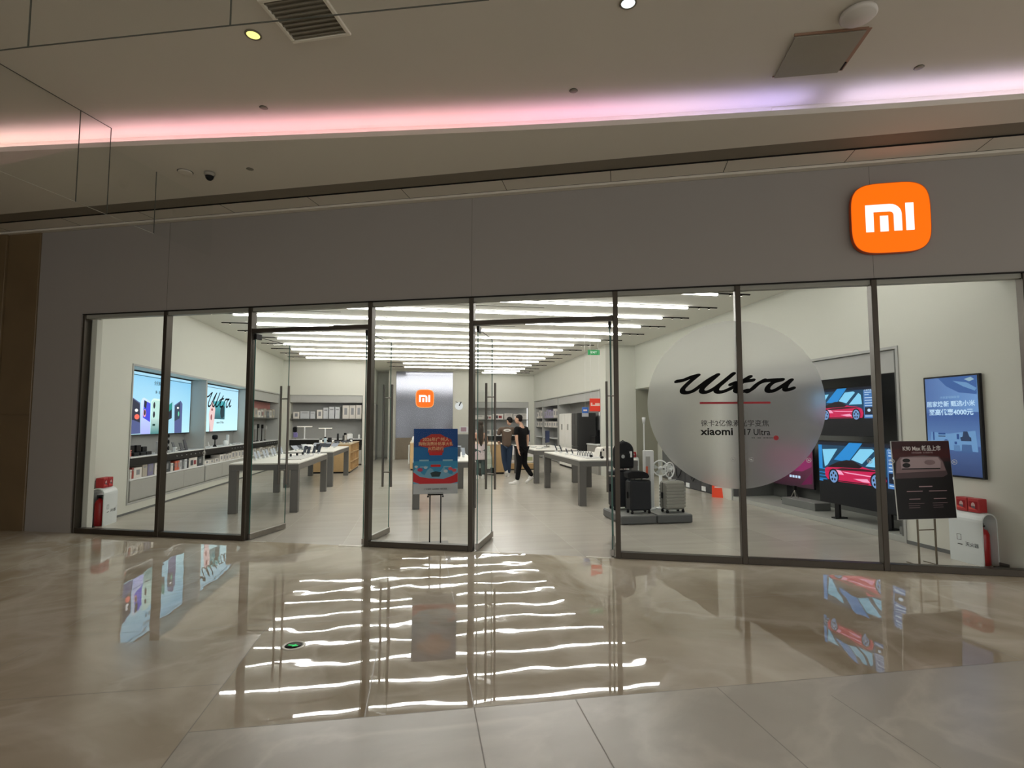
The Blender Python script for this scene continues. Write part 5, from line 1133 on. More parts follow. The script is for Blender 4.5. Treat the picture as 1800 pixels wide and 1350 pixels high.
# low oak platform behind the men
t = thing('low_oak_platform', 'low oak platform carrying white appliances behind the two men', 'platform', (2.75, 17.9, 0)); g = G(); g.box(0, 1.15, 0, 1.6, 0.03, 0.2, 0.005); g.build('platform_body', OAK, t); g = G(); g.box(0.02, 1.13, 0.02, 1.58, 0, 0.03); g.build('toe_kick', BLACKM, t)
for i, (x, w, h) in enumerate(((3.0, 0.4, 0.56), (3.62, 0.36, 0.42))):
    t = thing('floor_appliance', ('large white boxy appliance', 'white appliance with a green glass top')[i]+' on the low oak platform', 'appliance', (x, 18.4, 0.2)); g = G(); g.box(-w/2, w/2, -0.25, 0.25, 0, h, 0.02); g.build('appliance_body', WHITE, t); g = G(); g.box(-w/3, w/3, -0.252, -0.25, h*0.2, h*0.5, 0.001); g.build('appliance_window', HEAD if i == 0 else mat('greenish', (176, 186, 150), 0.4), t)
t = thing('cargo_scooter', 'slanted pale panel display standing left of the oak island by the men', 'display panel', (1.95, 16.2, 0), R_(20)); g = G(); g.box(-0.25, 0.25, 0, 0.03, 0.2, 0.9, 0.004, mx=Matrix.Rotation(-0.3, 4, 'X')); g.build('panel_face', mat('panel_pale', (196, 206, 190), 0.5), t); g = G(); g.box(-0.2, -0.16, -0.08, 0.3, 0, 0.22); g.box(0.16, 0.2, -0.08, 0.3, 0, 0.22); g.build('panel_foot', BLACKM, t)
# ------------------------------------------------------------------ plinths with luggage near the right window
def plinth(x0, x1, lab):
    t = thing('display_plinth', lab, 'plinth', (x0, 8.05, 0), 0, 'low grey plinths under the luggage')
    w = x1-x0
    g = G(); g.box(0, w, 0, 0.85, 0.008, 0.128, 0.012); g.build('plinth_body', mat('plinth_side', (88, 90, 90), 0.5), t); g = G(); g.box(0.015, w-0.015, 0.015, 0.835, 0.1285, 0.136); g.build('plinth_top', PLINTH, t)
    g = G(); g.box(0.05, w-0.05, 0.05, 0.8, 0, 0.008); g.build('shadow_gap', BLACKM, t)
plinth(3.03, 3.60, 'low grey plinth under the black suitcase'); plinth(3.612, 4.19, 'low grey plinth under the silver suitcase')
PZ = 0.137
BKS = mat('suitcase_black', (40, 42, 46), 0.4, noise=0.06, scale=30); SIL = mat('suitcase_silver', (156, 156, 148), 0.32, 0.35, noise=0.05)
def suitcase(loc, rz, w, d, h, m, lab, ribs):
    t = thing('suitcase', lab, 'suitcase', loc, rz)
    g = G(); g.box(-w/2, w/2, -d/2, d/2, 0.05, h, 0.028)
    if ribs:
        k = 7
        for i in range(k):
            z = 0.09+(h-0.14)*i/k; g.box(-w/2+0.004, w/2-0.004, -d/2-0.008, d/2+0.008, z, z+(h-0.14)/k-0.012, 0.005)
    g.build('shell', m, t)
    g = G(); g.box(-w/2-0.003, w/2+0.003, -0.008, 0.008, 0.06, h-0.02, 0.004); g.build('zip_frame', mat('zip_dark', (58, 58, 58), 0.5), t)
    g = G(); g.tube([(-0.06, 0, h), (-0.06, 0, h+0.02), (0.06, 0, h+0.02), (0.06, 0, h)], 0.009, 8); g.build('top_handle', BLACK if not ribs else HEAD, t)
    g = G(); g.box(-w/2-0.02, -w/2, -0.02, 0.02, h*0.45, h*0.65, 0.006); g.build('side_handle', BLACK, t)
    for a in (-1, 1):
        for b in (-1, 1):
            g = G(); M = Matrix.Translation((a*(w/2-0.035), b*(d/2-0.03), 0.022)) @ Matrix.Rotation(math.pi/2, 4, 'Y'); g.lathe([(0.001, -0.014), (0.022, -0.014), (0.022, 0.014), (0.001, 0.014)], 16, mx=M); g.box(a*(w/2-0.035)-0.012, a*(w/2-0.035)+0.012, b*(d/2-0.03)-0.012, b*(d/2-0.03)+0.012, 0.03, 0.055); g.build('caster_wheel', BLACK, t)
    return t
suitcase((3.40, 8.28, PZ), R_(4), 0.36, 0.21, 0.52, BKS, 'black hard shell suitcase standing at the front of the left plinth', False)
suitcase((3.97, 8.28, PZ), R_(5), 0.345, 0.21, 0.49, SIL, 'silver ribbed hard shell suitcase standing on the right plinth', True)
suitcase((3.26, 8.70, PZ), R_(2), 0.34, 0.24, 0.64, BKS, 'taller black suitcase standing behind, carrying the backpack', False)
t = thing('sling_bag', 'soft black bag lying on top of the black suitcase', 'bag', (3.36, 8.27, PZ+0.545)); 
g = G(); g.prism([(-0.16, 0.0), (0.17, 0.0), (0.19, 0.03), (0.16, 0.08), (0.08, 0.11), (-0.1, 0.12), (-0.17, 0.09)], -0.1, 0.1, 'y'); o = g.build('bag_body', mat('bag_black', (30, 30, 32), 0.8), t)
bv = o.modifiers.new('bevel', 'BEVEL'); bv.width = 0.025; bv.segments = 3
g = G(); g.tube([(0.12, 0.105, 0.05), (0.0, 0.13, 0.06), (-0.12, 0.105, 0.05)], 0.008, 8); g.build('bag_strap', BLACK, t)
t = thing('backpack', 'black backpack with a round grey badge standing on the taller suitcase', 'backpack', (3.30, 8.66, PZ+0.665), R_(6))
BKP = mat('backpack_black', (22, 22, 24), 0.8)
prof = [(-0.15, 0.0), (0.16, 0.0), (0.165, 0.22)]+[(0.005+0.16*math.cos(R_(a)), 0.28+0.16*math.sin(R_(a))) for a in range(10, 171, 16)]+[(-0.155, 0.22)]
g = G(); g.prism(prof, -0.08, 0.08, 'y'); o = g.build('pack_body', BKP, t); bv = o.modifiers.new('bevel', 'BEVEL'); bv.width = 0.03; bv.segments = 3
prof2 = [(-0.125, 0.02), (0.13, 0.02), (0.13, 0.18)]+[(0.0+0.125*math.cos(R_(a)), 0.2+0.06*math.sin(R_(a))) for a in range(10, 171, 20)]
g = G(); g.prism(prof2, -0.11, -0.075, 'y'); o = g.build('front_pocket', BKP, t); bv = o.modifiers.new('bevel', 'BEVEL'); bv.width = 0.012; bv.segments = 2
g = G(); g.tube([(-0.04, 0, 0.43), (0.0, 0, 0.455), (0.04, 0, 0.43)], 0.009, 8); g.build('carry_loop', BKP, t)
g = G(); g.prism(ell(-0.055, 0.20, 0.03, 0.03, 20), -0.114, -0.111, 'y'); g.build('round_badge', mat('badge_grey', (176, 178, 180), 0.5), t)
g = G(); g.box(0.075, 0.105, -0.1135, -0.0805, 0.185, 0.28); g.build('white_tag', WHITE, t)
for x in (-0.07, 0.07):
    g = G(); g.tube([(x, 0.08, 0.38), (x*1.2, 0.13, 0.25), (x*1.1, 0.085, 0.06)], 0.016, 8); g.build('shoulder_strap', BKP, t)
t = thing('tower_heater', 'tall white tower appliance with a grille standing between the suitcases', 'heater', (3.72, 8.62, PZ), R_(3))
g = G(); g.lathe([(0.11, 0), (0.11, 0.02), (0.06, 0.03)], 24); g.build('heater_foot', WHITE, t); g = G(); g.box(-0.08, 0.08, -0.05, 0.05, 0.03, 0.96, 0.012); g.build('heater_body', WHITE, t)
g = G(); g.box(-0.068, 0.01, -0.053, -0.05, 0.06, 0.86, 0.001); g.build('heater_grille', mat('grille_grey', (172, 172, 168), 0.5), t); g = G(); g.box(-0.07, -0.035, -0.055, -0.053, 0.56, 0.7); g.build('orange_tag', mat('tag_orange', (214, 96, 60), 0.5), t)
t = thing('floor_lamp', 'thin white pole lamp rising behind the tower appliance', 'lamp', (3.73, 8.8, PZ)); g = G(); g.tube([(0, 0, 0.01), (0, 0, 1.48)], 0.012, 10); g.build('lamp_pole', WHITE, t); g = G(); g.lathe([(0.07, 0), (0.07, 0.012), (0.001, 0.014)], 20); g.build('lamp_base', WHITE, t); g = G(); g.lathe([(0.02, 1.40), (0.03, 1.5), (0.001, 1.505)], 12); g.build('lamp_head', WHITE, t)
for i, (x, y, z) in enumerate(((3.95, 8.66, 0.56), (4.15, 8.74, 0.52))):
    t = thing('ring_fan', 'white round circulator fan on a column, the %s of two behind the silver suitcase' % ('left', 'right')[i], 'fan', (x, y, PZ), R_(-40 if i == 0 else 30), 'white circulator fans behind the silver suitcase')
    g = G(); g.lathe([(0.08, 0), (0.08, 0.015), (0.03, 0.02), (0.026, z-0.02)], 18); g.build('fan_column', WHITE, t)
    M = Matrix.Translation((0, 0, z+0.1)) @ Matrix.Rotation(math.pi/2, 4, 'X')
    g = G(); g.tube([(0.125*math.cos(a*math.pi/12), 0, z+0.1+0.125*math.sin(a*math.pi/12)) for a in range(25)], 0.011, 8); g.build('fan_ring', WHITE, t)
    g = G(); g.lathe([(0.001, -0.03), (0.03, -0.025), (0.03, 0.03), (0.001, 0.035)], 14, mx=M); g.build('fan_hub', WHITE, t)
    g = G()
    for k in range(5):
        a = k*2*math.pi/5; c, s = math.cos(a), math.sin(a)
        g.add([(0.02*c, -0.012, z+0.1+0.02*s), (0.11*math.cos(a+0.1), -0.018, z+0.1+0.11*math.sin(a+0.1)), (0.11*math.cos(a+0.75), 0.014, z+0.1+0.11*math.sin(a+0.75)), (0.03*math.cos(a+0.8), 0.01, z+0.1+0.03*math.sin(a+0.8))], [(0, 1, 2, 3)])
    g.build('fan_blades', mat('blade_white', (214, 218, 216), 0.3), t)
# ------------------------------------------------------------------ right wall recess with televisions
t = thing('television_bay', 'deep grey television bay with a low floor step in the right wall', 'display bay', (XR, 10.24, 0), -math.pi/2)
BAYD = mat('bay_dark', (96, 98, 95), 0.6); g = G(); g.box(0, 3.95, 0.88, 0.895, 0.082, 2.52); g.build('back_panel', BAYD, t)
for x in (0.0, 3.92):
    g = G(); g.box(x, x+0.03, 0.005, 0.88, 0.082, 2.52); g.build('side_panel', BAYD, t)
g = G(); g.box(0.03, 3.92, 0.03, 0.07, 2.22, 2.52); g.build('header_panel', HEAD, t)
g = G(); g.box(0.0, 3.95, -0.0, 0.895, 0.0, 0.08, 0.004); g.build('floor_step', mat('step_pale', (176, 178, 172), 0.5), t)
for z in (1.0, 1.5, 2.0):
    g = G(); g.box(0.03, 3.92, 0.876, 0.88, z, z+0.006); g.build('panel_joint', RECD, t)
TP = {k: EM(k, c, e) for k, c, e in (('tvnavy', (10, 20, 40), 1), ('tvteal', (12, 62, 92), 1), ('tvblue', (30, 136, 210), 1), ('tvice', (130, 206, 240), 1), ('tvfloor', (8, 12, 18), 1), ('tvred', (200, 24, 80), 1), ('tvdark', (60, 10, 26), 1), ('tvroof', (22, 8, 16), 1), ('tvpink', (246, 160, 196), 1), ('tvwheel', (112, 150, 200), 1), ('tvtyre', (8, 10, 18), 1), ('tvpanel', (66, 116, 176), 1), ('tvtext', (190, 216, 240), 1), ('tvblk', (4, 6, 10), 1))}
def television(x, yl, zb, s, lab, grp, feet):
    t = thing('television', lab, 'television', (x, yl, zb), -math.pi/2, grp)
    W, H = 1.66*s, 0.97*s
    g = G(); g.box(0, W, 0.0, 0.045, 0, H, 0.004); g.build('television_body', BLACK, t)
    q = lambda pts: [(a*s, b*s) for a, b in pts]
    T = TP
    L = [(rec(0.012, 1.648, 0.012, 0.958), T['tvblk']), (rec(0.012, 1.648, 0.30, 0.945), T['tvnavy']), (rec(0.012, 1.648, 0.50, 0.90), T['tvteal']), (rec(0.012, 1.648, 0.30, 0.42), T['tvfloor']),
         (rec(0.012, 0.09, 0.33, 0.9), T['tvblue']), ([(0.10, 0.83), (0.42, 0.85), (0.2, 0.59), (0.14, 0.56)], T['tvice']), ([(0.66, 0.95), (0.91, 0.95), (0.63, 0.66), (0.34, 0.68)], T['tvblue']),
         ([(0.86, 0.865), (1.08, 0.875), (1.12, 0.85), (0.89, 0.65), (0.69, 0.70)], T['tvice']), ([(1.2, 0.84), (1.26, 0.8), (1.28, 0.62), (0.95, 0.62), (1.19, 0.83)], T['tvice']), (rec(0.012, 0.2, 0.35, 0.53), T['tvteal'])]
    for z in (0.36, 0.41, 0.46, 0.52): L.append((rec(0.02, 0.18, z, z+0.012), T['tvblue']))
    car = [(0.15, 0.42), (0.145, 0.53), (0.26, 0.585), (0.42, 0.65), (0.60, 0.69), (0.74, 0.68), (0.90, 0.61), (1.02, 0.585), (1.17, 0.575), (1.28, 0.53), (1.31, 0.45), (1.28, 0.36), (1.05, 0.355), (0.45, 0.35), (0.2, 0.37)]
    L += [(car, T['tvred']), ([(0.2, 0.555), (0.26, 0.585), (0.42, 0.65), (0.60, 0.69), (0.74, 0.68), (0.9, 0.61), (0.84, 0.58), (0.5, 0.57)], T['tvroof']), ([(0.15, 0.50), (0.5, 0.56), (0.9, 0.58), (1.2, 0.565), (1.2, 0.555), (0.6, 0.53)], T['tvdark']),
          ([(0.34, 0.53), (0.48, 0.52), (0.54, 0.46), (0.42, 0.46)], T['tvpink']), ([(0.5, 0.51), (1.08, 0.49), (1.08, 0.475), (0.6, 0.49)], T['tvpink']), ([(0.72, 0.42), (0.98, 0.44), (1.03, 0.39), (0.9, 0.39)], T['tvpink']), ([(0.4, 0.37), (1.0, 0.375), (1.0, 0.36), (0.4, 0.355)], T['tvdark'])]
    for cx in (0.33, 1.14):
        L += [(ell(cx, 0.425, 0.105, 0.115, 26), T['tvtyre']), (ell(cx, 0.42, 0.082, 0.095, 26), T['tvwheel'])]
        for k in range(5):
            a = k*2*math.pi/5+0.3; L.append((ell(cx+0.045*math.cos(a), 0.42+0.052*math.sin(a), 0.017, 0.02, 8), T['tvtyre']))
    L += [(rec(1.34, 1.63, 0.35, 0.88), T['tvpanel']), (rec(1.36, 1.6, 0.42, 0.56), T['tvnavy']), (ell(1.46, 0.5, 0.04, 0.03, 10), T['tvtext'])]
    for z, w in ((0.83, 0.16), (0.79, 0.1), (0.73, 0.22), (0.68, 0.2), (0.63, 0.24), (0.58, 0.2), (0.385, 0.2)): L.append((rec(1.37, 1.37+w, z, z+0.014), T['tvtext']))
    art('screen_picture', [(q(p), m) for p, m in L], t, -0.0008, 0.0005)
    text('screen_text', '小米汽车', 0.045*s, 1.36*s, 0.86*s, T['tvtext'], t, -0.022)
    if feet:
        for a in (0.35, 1.3):
            g = G(); g.box(a-0.05, a+0.05, -0.06, 0.15, -0.218, -0.2, 0.004); g.box(a-0.045, a+0.045, 0.005, 0.04, -0.2, 0.0); g.build('television_foot', BLACK, t)
    else:
        g = G(); g.box(W/2-0.2, W/2+0.2, 0.045, 0.47, H/2-0.1, H/2+0.1); g.build('wall_mount', BLACKM, t)
    return t
television(6.35, 7.98, 0.30, 1.0, 'lower larger television showing a red car, behind the rightmost post', 'televisions showing a red car', True)
television(6.60, 8.33, 1.34, 0.79, 'upper smaller television showing a red car, hung over the larger one', 'televisions showing a red car', False)
t = thing('television', 'television showing a magenta pattern deep in the right bay under the frosted circle', 'television', (6.9, 10.15, 0.36), -math.pi/2)
g = G(); g.box(0, 1.34, 0, 0.04, 0, 0.76, 0.004); g.build('television_body', BLACK, t)
L = [(rec(0.01, 1.33, 0.01, 0.75), grad('screen_magenta', (60, 14, 44), (150, 34, 98), 2, 0.0, 0.6, 0.42)), ([(0.7, 0.3), (1.0, 0.5), (1.3, 0.55), (1.3, 0.4), (1.05, 0.3)], EM('magenta2', (180, 56, 124), 0.5)), ([(1.0, 0.05), (1.3, 0.3), (1.3, 0.1)], EM('magenta3', (120, 20, 80), 0.6))]
for x in (0.1, 0.3, 0.5, 0.7, 0.78, 0.86, 0.94): L.append((rec(x, x+0.06, 0.17, 0.215), TP['tvtext']))
art('screen_picture', L, t, -0.0008); g = G(); g.box(0.5, 0.9, -0.06, 0.12, -0.28, -0.262); g.box(0.6, 0.8, 0.0, 0.03, -0.262, 0.0); g.build('television_foot', BLACK, t)
t = thing('display_block', 'small grey block carrying a tripod on the floor step of the television bay', 'block', (6.5, 9.15, 0.081), -math.pi/2); g = G(); g.box(0, 0.85, 0, 0.3, 0, 0.12, 0.004); g.build('block_body', mat('block_grey', (112, 114, 112), 0.6), t); g = G(); g.box(0.004, 0.846, 0.004, 0.296, 0.1201, 0.126); g.build('block_top', REC, t)
t = thing('desk_tripod', 'small chrome tripod gadget on the grey block', 'tripod', (6.62, 8.95, 0.208)); g = G()
for a in (0, 2.1, 4.2): g.tube([(0, 0, 0.14), (0.07*math.cos(a), 0.07*math.sin(a), 0.0)], 0.007, 8)
g.build('tripod_leg_set', STEEL, t); g = G(); g.box(-0.03, 0.03, -0.03, 0.03, 0.14, 0.22, 0.01); g.build('tripod_head', BLACK, t)
t = thing('display_block', 'dark grey cube at the right end of the floor step', 'block', (6.28, 6.44, 0.081), -math.pi/2); g = G(); g.box(0, 0.13, 0, 0.13, 0, 0.1, 0.004); g.build('block_body', MATS['block_grey'], t); g = G(); g.box(0.004, 0.126, 0.004, 0.126, 0.1001, 0.104); g.build('block_top', RECD, t)
# storage recess with dark bags, red tag
OLV = mat('recess_olive', (150, 149, 134), 0.7)  # olive puts the shade on the recess wall into added panels
g = G(); g.box(6.21, 6.84, 15.17, 15.198, 0, 2.5); g.box(6.82, 6.848, 10.92, 13.45, 0, 2.5)
struct(g.build('trim_9', OLV), 'olive panels added in the rear service recess, toned for the shaded wall', 'trim')
for i, y in enumerate((13.15, 12.4, 11.66)):
    t = thing('storage_bag', 'dark grey zipped storage bag, %s from the rear along the right wall' % ORD[i], 'bag', (6.28, y, 0), -math.pi/2, 'dark storage bags along the right wall')
    g = G(); g.box(0.01, 0.73, 0, 0.45, 0.0, 0.5, 0.02); g.build('bag_body', mat('storage_dark', (66, 66, 68), 0.7), t)
    g = G(); g.tube([(0.3, -0.005, 0.42), (0.36, -0.03, 0.25), (0.45, -0.035, 0.2), (0.55, -0.03, 0.3), (0.58, -0.005, 0.42)], 0.012, 8); g.build('bag_handle', BLACK, t)
    g = G(); g.box(0.05, 0.22, -0.012, -0.001, 0.03, 0.13); g.build('white_label', WHITE, t)
t = thing('floor_tag', 'bright red standing price tag beside the storage bags', 'tag', (6.12, 10.66, 0), R_(-35)); g = G(); g.prism([(-0.10, 0), (0.10, 0), (0.0, 0.36)], -0.002, 0.0, 'x'); 
g = G(); g.box(-0.12, 0.12, -0.003, 0.003, 0, 0.34, 0.001, mx=Matrix.Rotation(-0.15, 4, 'X')); g.build('tag_front', mat('tag_red', (255, 78, 40), 0.5), t); g = G(); g.box(-0.12, 0.12, 0.085, 0.09, 0, 0.33, 0.001, mx=Matrix.Rotation(0.1, 4, 'X')); g.build('tag_back', MATS['tag_red'], t); g = G(); g.box(-0.07, 0.08, -0.0045, -0.0035, 0.2, 0.22, mx=Matrix.Rotation(-0.15, 4, 'X')); g.box(-0.08, 0.09, -0.0045, -0.0035, 0.24, 0.28, mx=Matrix.Rotation(-0.15, 4, 'X')); g.build('tag_print', WHITE, t)
# upright blue screen on the right wall
t = thing('wall_screen', 'upright blue advertising screen on the right wall with white Chinese lettering', 'screen', (XR-0.001, 5.862, 0.92), -math.pi/2)
g = G(); g.box(0, 0.692, -0.04, 0, 0, 1.185, 0.004); g.build('screen_body', BLACK, t)
SB = grad('screen_bluesky', (64, 104, 170), (108, 156, 214), 0, 0.0, 0.69, 0.8); SD = EM('deepblue', (40, 78, 142), 0.8); SL2 = EM('softblue', (112, 158, 206), 0.8)
L = [(rec(0.025, 0.667, 0.02, 1.165), SB), (rec(0.025, 0.667, 0.36, 0.75), grad('screen_sea', (86, 128, 184), (44, 88, 158), 2, 0.42, 0.7, 0.8)), (rec(0.025, 0.667, 0.02, 0.36), grad('screen_sea2', (26, 52, 104), (60, 96, 156), 2, 0.0, 0.4, 0.8)),
     ([(0.2, 1.165), (0.3, 1.06), (0.45, 0.98), (0.66, 0.95), (0.667, 1.165)], EM('cloudd', (60, 100, 164), 0.8)), ([(0.38, 1.12), (0.5, 1.05), (0.64, 0.99), (0.66, 1.02), (0.55, 1.09)], SL2), ([(0.52, 1.13), (0.58, 1.10), (0.64, 1.12), (0.6, 1.15)], EM('moon', (150, 180, 196), 0.9)),
     ([(0.08, 0.52), (0.3, 0.50), (0.62, 0.54), (0.64, 0.30), (0.06, 0.32)], SL2),
     (rec(0.17, 0.26, 0.49, 0.51), SD), (rec(0.17, 0.26, 0.465, 0.475), PD), (rec(0.1, 0.12, 0.42, 0.52), SD), ([(0.45, 0.42), (0.44, 0.46), (0.47, 0.47), (0.48, 0.53), (0.53, 0.53), (0.55, 0.47), (0.57, 0.46), (0.57, 0.42)], EM('fridgeblue', (36, 58, 92), 0.8)),
     (rec(0.40, 0.43, 0.44, 0.5), SD), (rec(0.37, 0.40, 0.38, 0.41), SD), ([(0.36, 0.3), (0.36, 0.37), (0.43, 0.37), (0.44, 0.3)], EM('washer', (92, 132, 180), 0.8)), ([(0.45, 0.29), (0.46, 0.38), (0.57, 0.38), (0.58, 0.29)], EM('washer2', (70, 104, 154), 0.8)),
     (ell(0.27, 0.40, 0.03, 0.035), SD), (ell(0.27, 0.34, 0.03, 0.035), SD)]
art('screen_picture', L, t, -0.0412)
LT = EM('lettering', (190, 220, 245), 0.95)
text('screen_text', '小米家电焕新季', 0.035, 0.345, 0.915, EM('dimletter', (140, 180, 220), 0.8), t, -0.055, 'CENTER')
text('screen_text', '居家焕新 甄选小米', 0.072, 0.345, 0.825, LT, t, -0.055, 'CENTER', 0.001)
text('screen_text', '至高优惠4000元', 0.078, 0.345, 0.725, LT, t, -0.055, 'CENTER', 0.0018)
g = G(); g.box(-0.006, 0.0, -0.03, -0.02, 0.55, 0.58); g.build('status_light', WHITE, t)
# ------------------------------------------------------------------ people
def skin_mesh(pts, edges, rad, sub=2):
    me = bpy.data.meshes.new('tmp'); me.from_pydata([tuple(p) for p in pts], edges, [])
    o = bpy.data.objects.new('tmp', me); COL.objects.link(o)
    o.modifiers.new('skin', 'SKIN'); 
    for i, r in enumerate(rad):
        sv = me.skin_vertices[0].data[i] if me.skin_vertices else None
        if sv is None: break
        sv.radius = (r, r) if not isinstance(r, tuple) else r; sv.use_root = (i == 0)
    s = o.modifiers.new('sub', 'SUBSURF'); s.levels = sub; s.render_levels = sub
    dg = bpy.context.evaluated_depsgraph_get(); dg.update()
    m2 = bpy.data.meshes.new_from_object(o.evaluated_get(dg))
    vs = [tuple(v.co) for v in m2.vertices]; fs = [tuple(p.vertices) for p in m2.polygons]
    bpy.data.objects.remove(o); bpy.data.meshes.remove(m2)
    return vs, fs
def skinned(chains, sub=2):
    """chains: list of [(point, radius), ...]; the first chain's first point is the root and equal points are shared"""
    pts, rad, edges, key = [], [], [], {}
    for ch in chains:
        prev = None
        for p, r in ch:
            k = tuple(round(c, 4) for c in p)
            if k not in key: key[k] = len(pts); pts.append(Vector(p)); rad.append(r)
            if prev is not None and prev != key[k]: edges.append((prev, key[k]))
            prev = key[k]
    me = bpy.data.meshes.new('tmp'); me.from_pydata([tuple(p) for p in pts], edges, [])
    o = bpy.data.objects.new('tmp', me); COL.objects.link(o); bpy.context.view_layer.objects.active = o
    o.modifiers.new('skin', 'SKIN')
    if not me.skin_vertices:
        bpy.context.view_layer.update()
    lay = me.skin_vertices[0].data if me.skin_vertices else None
    if lay:
        for i, r in enumerate(rad):
            lay[i].radius = r if isinstance(r, tuple) else (r, r); lay[i].use_root = (i == 0)
    s = o.modifiers.new('sub', 'SUBSURF'); s.levels = sub; s.render_levels = sub
    dg = bpy.context.evaluated_depsgraph_get(); dg.update()
    m2 = bpy.data.meshes.new_from_object(o.evaluated_get(dg))
    vs = [tuple(v.co) for v in m2.vertices]; fs = [tuple(p.vertices) for p in m2.polygons]
    bpy.data.objects.remove(o); bpy.data.meshes.remove(m2)
    return vs, fs
def fuse(g, name, m, parent, vox):
    """join every shell in g into one continuous surface"""
    o = g.build(name, m, None)
    r = o.modifiers.new('remesh', 'REMESH'); r.mode = 'VOXEL'; r.voxel_size = vox; r.use_smooth_shade = True
    sm = o.modifiers.new('smooth', 'SMOOTH'); sm.iterations = 3; sm.factor = 0.5
    dg = bpy.context.evaluated_depsgraph_get(); dg.update()
    me = bpy.data.meshes.new_from_object(o.evaluated_get(dg)); bpy.data.objects.remove(o)
    for p in me.polygons: p.use_smooth = True
    q = bpy.data.objects.new(name, me); COL.objects.link(q); q.parent = parent
    return q
def face_frame(c, yaw, nod=0.0): return Matrix.Translation(c) @ Matrix.Rotation(yaw, 4, 'Z') @ Matrix.Rotation(nod, 4, 'X')
def add_head(g, c, yaw, nod):
    """head that looks along local -y; eyes at half its height"""
    M = face_frame(c, yaw, nod)
    g.ball((0, 0.01, 0.03), 0.076, 0.093, 0.088, 20, 14, mx=M); g.ball((0, -0.02, -0.035), 0.058, 0.068, 0.078, 18, 12, mx=M)
    g.ball((0, -0.095, -0.01), 0.012, 0.02, 0.024, 10, 8, mx=M); g.ball((0, -0.088, -0.052), 0.022, 0.008, 0.007, 10, 6, mx=M)
    for s in (-1, 1):
        g.ball((s*0.078, 0.01, 0.0), 0.012, 0.02, 0.032, 10, 8, mx=M); g.ball((s*0.03, -0.078, 0.012), 0.014, 0.008, 0.009, 10, 6, mx=M)
    return M
def add_hand(g, w, d, side, curl=0.35):
    """palm, four fingers of different lengths and a thumb; w wrist, d direction of the hand"""
    w = Vector(w); d = Vector(d).normalized(); a = Vector((0, 1, 0)) if abs(d.y) < 0.8 else Vector((1, 0, 0))
    n = (a-d*a.dot(d)).normalized(); u = d.cross(n)*side                                   # u: inward curl, n: across the palm
    for k in range(4): g.tube([w+n*(k-1.5)*0.011, w+d*0.085+n*(k-1.5)*0.02], [0.017, 0.014], 8)
    for k, L in enumerate((0.07, 0.082, 0.076, 0.06)):
        b = w+d*0.082+n*(k-1.5)*0.021
        p1 = b+d*L*0.45+u*L*0.12; p2 = p1+(d*math.cos(curl)+u*math.sin(curl))*L*0.32; p3 = p2+(d*math.cos(curl*2)+u*math.sin(curl*2))*L*0.26
        g.tube([b, p1, p2, p3], [0.0095, 0.009, 0.008, 0.006], 8)
    b = w+d*0.025-n*0.026; g.tube([b, b+d*0.03-n*0.02+u*0.008, b+d*0.062-n*0.022+u*0.02], [0.012, 0.0105, 0.008], 8)
SKIN = mat('skin', (206, 164, 140), 0.55, noise=0.03); HAIR = mat('hair_black', (22, 18, 17), 0.6); HAIRB = mat('hair_brown', (48, 38, 34), 0.6)
def shoe(parent, toe, heel, m, up=0.0):
    """white trainer between a heel and a toe point"""
    t_, h = Vector(toe), Vector(heel); d = (t_-h); L = d.length; d.normalize(); s = Vector((-d.y, d.x, 0)).normalized(); n = s.cross(d)*-1
    if n.z < 0: n = -n
    M = Matrix((( *s, 0), (*d, 0), (*n, 0), (0, 0, 0, 1))).transposed(); M.translation = h
    g = G(); g.ball((0, L*0.28, 0.045), 0.042, L*0.34, 0.05, 14, 10, mx=M); g.ball((0, L*0.68, 0.03), 0.046, L*0.36, 0.034, 14, 10, mx=M); g.box(-0.04, 0.04, -0.01, L*0.98, 0.0, 0.022, 0.01, mx=M); g.ball((0, L*0.15, 0.085), 0.036, 0.05, 0.035, 12, 8, mx=M)
    return fuse(g, 'shoe', m, parent, 0.008)
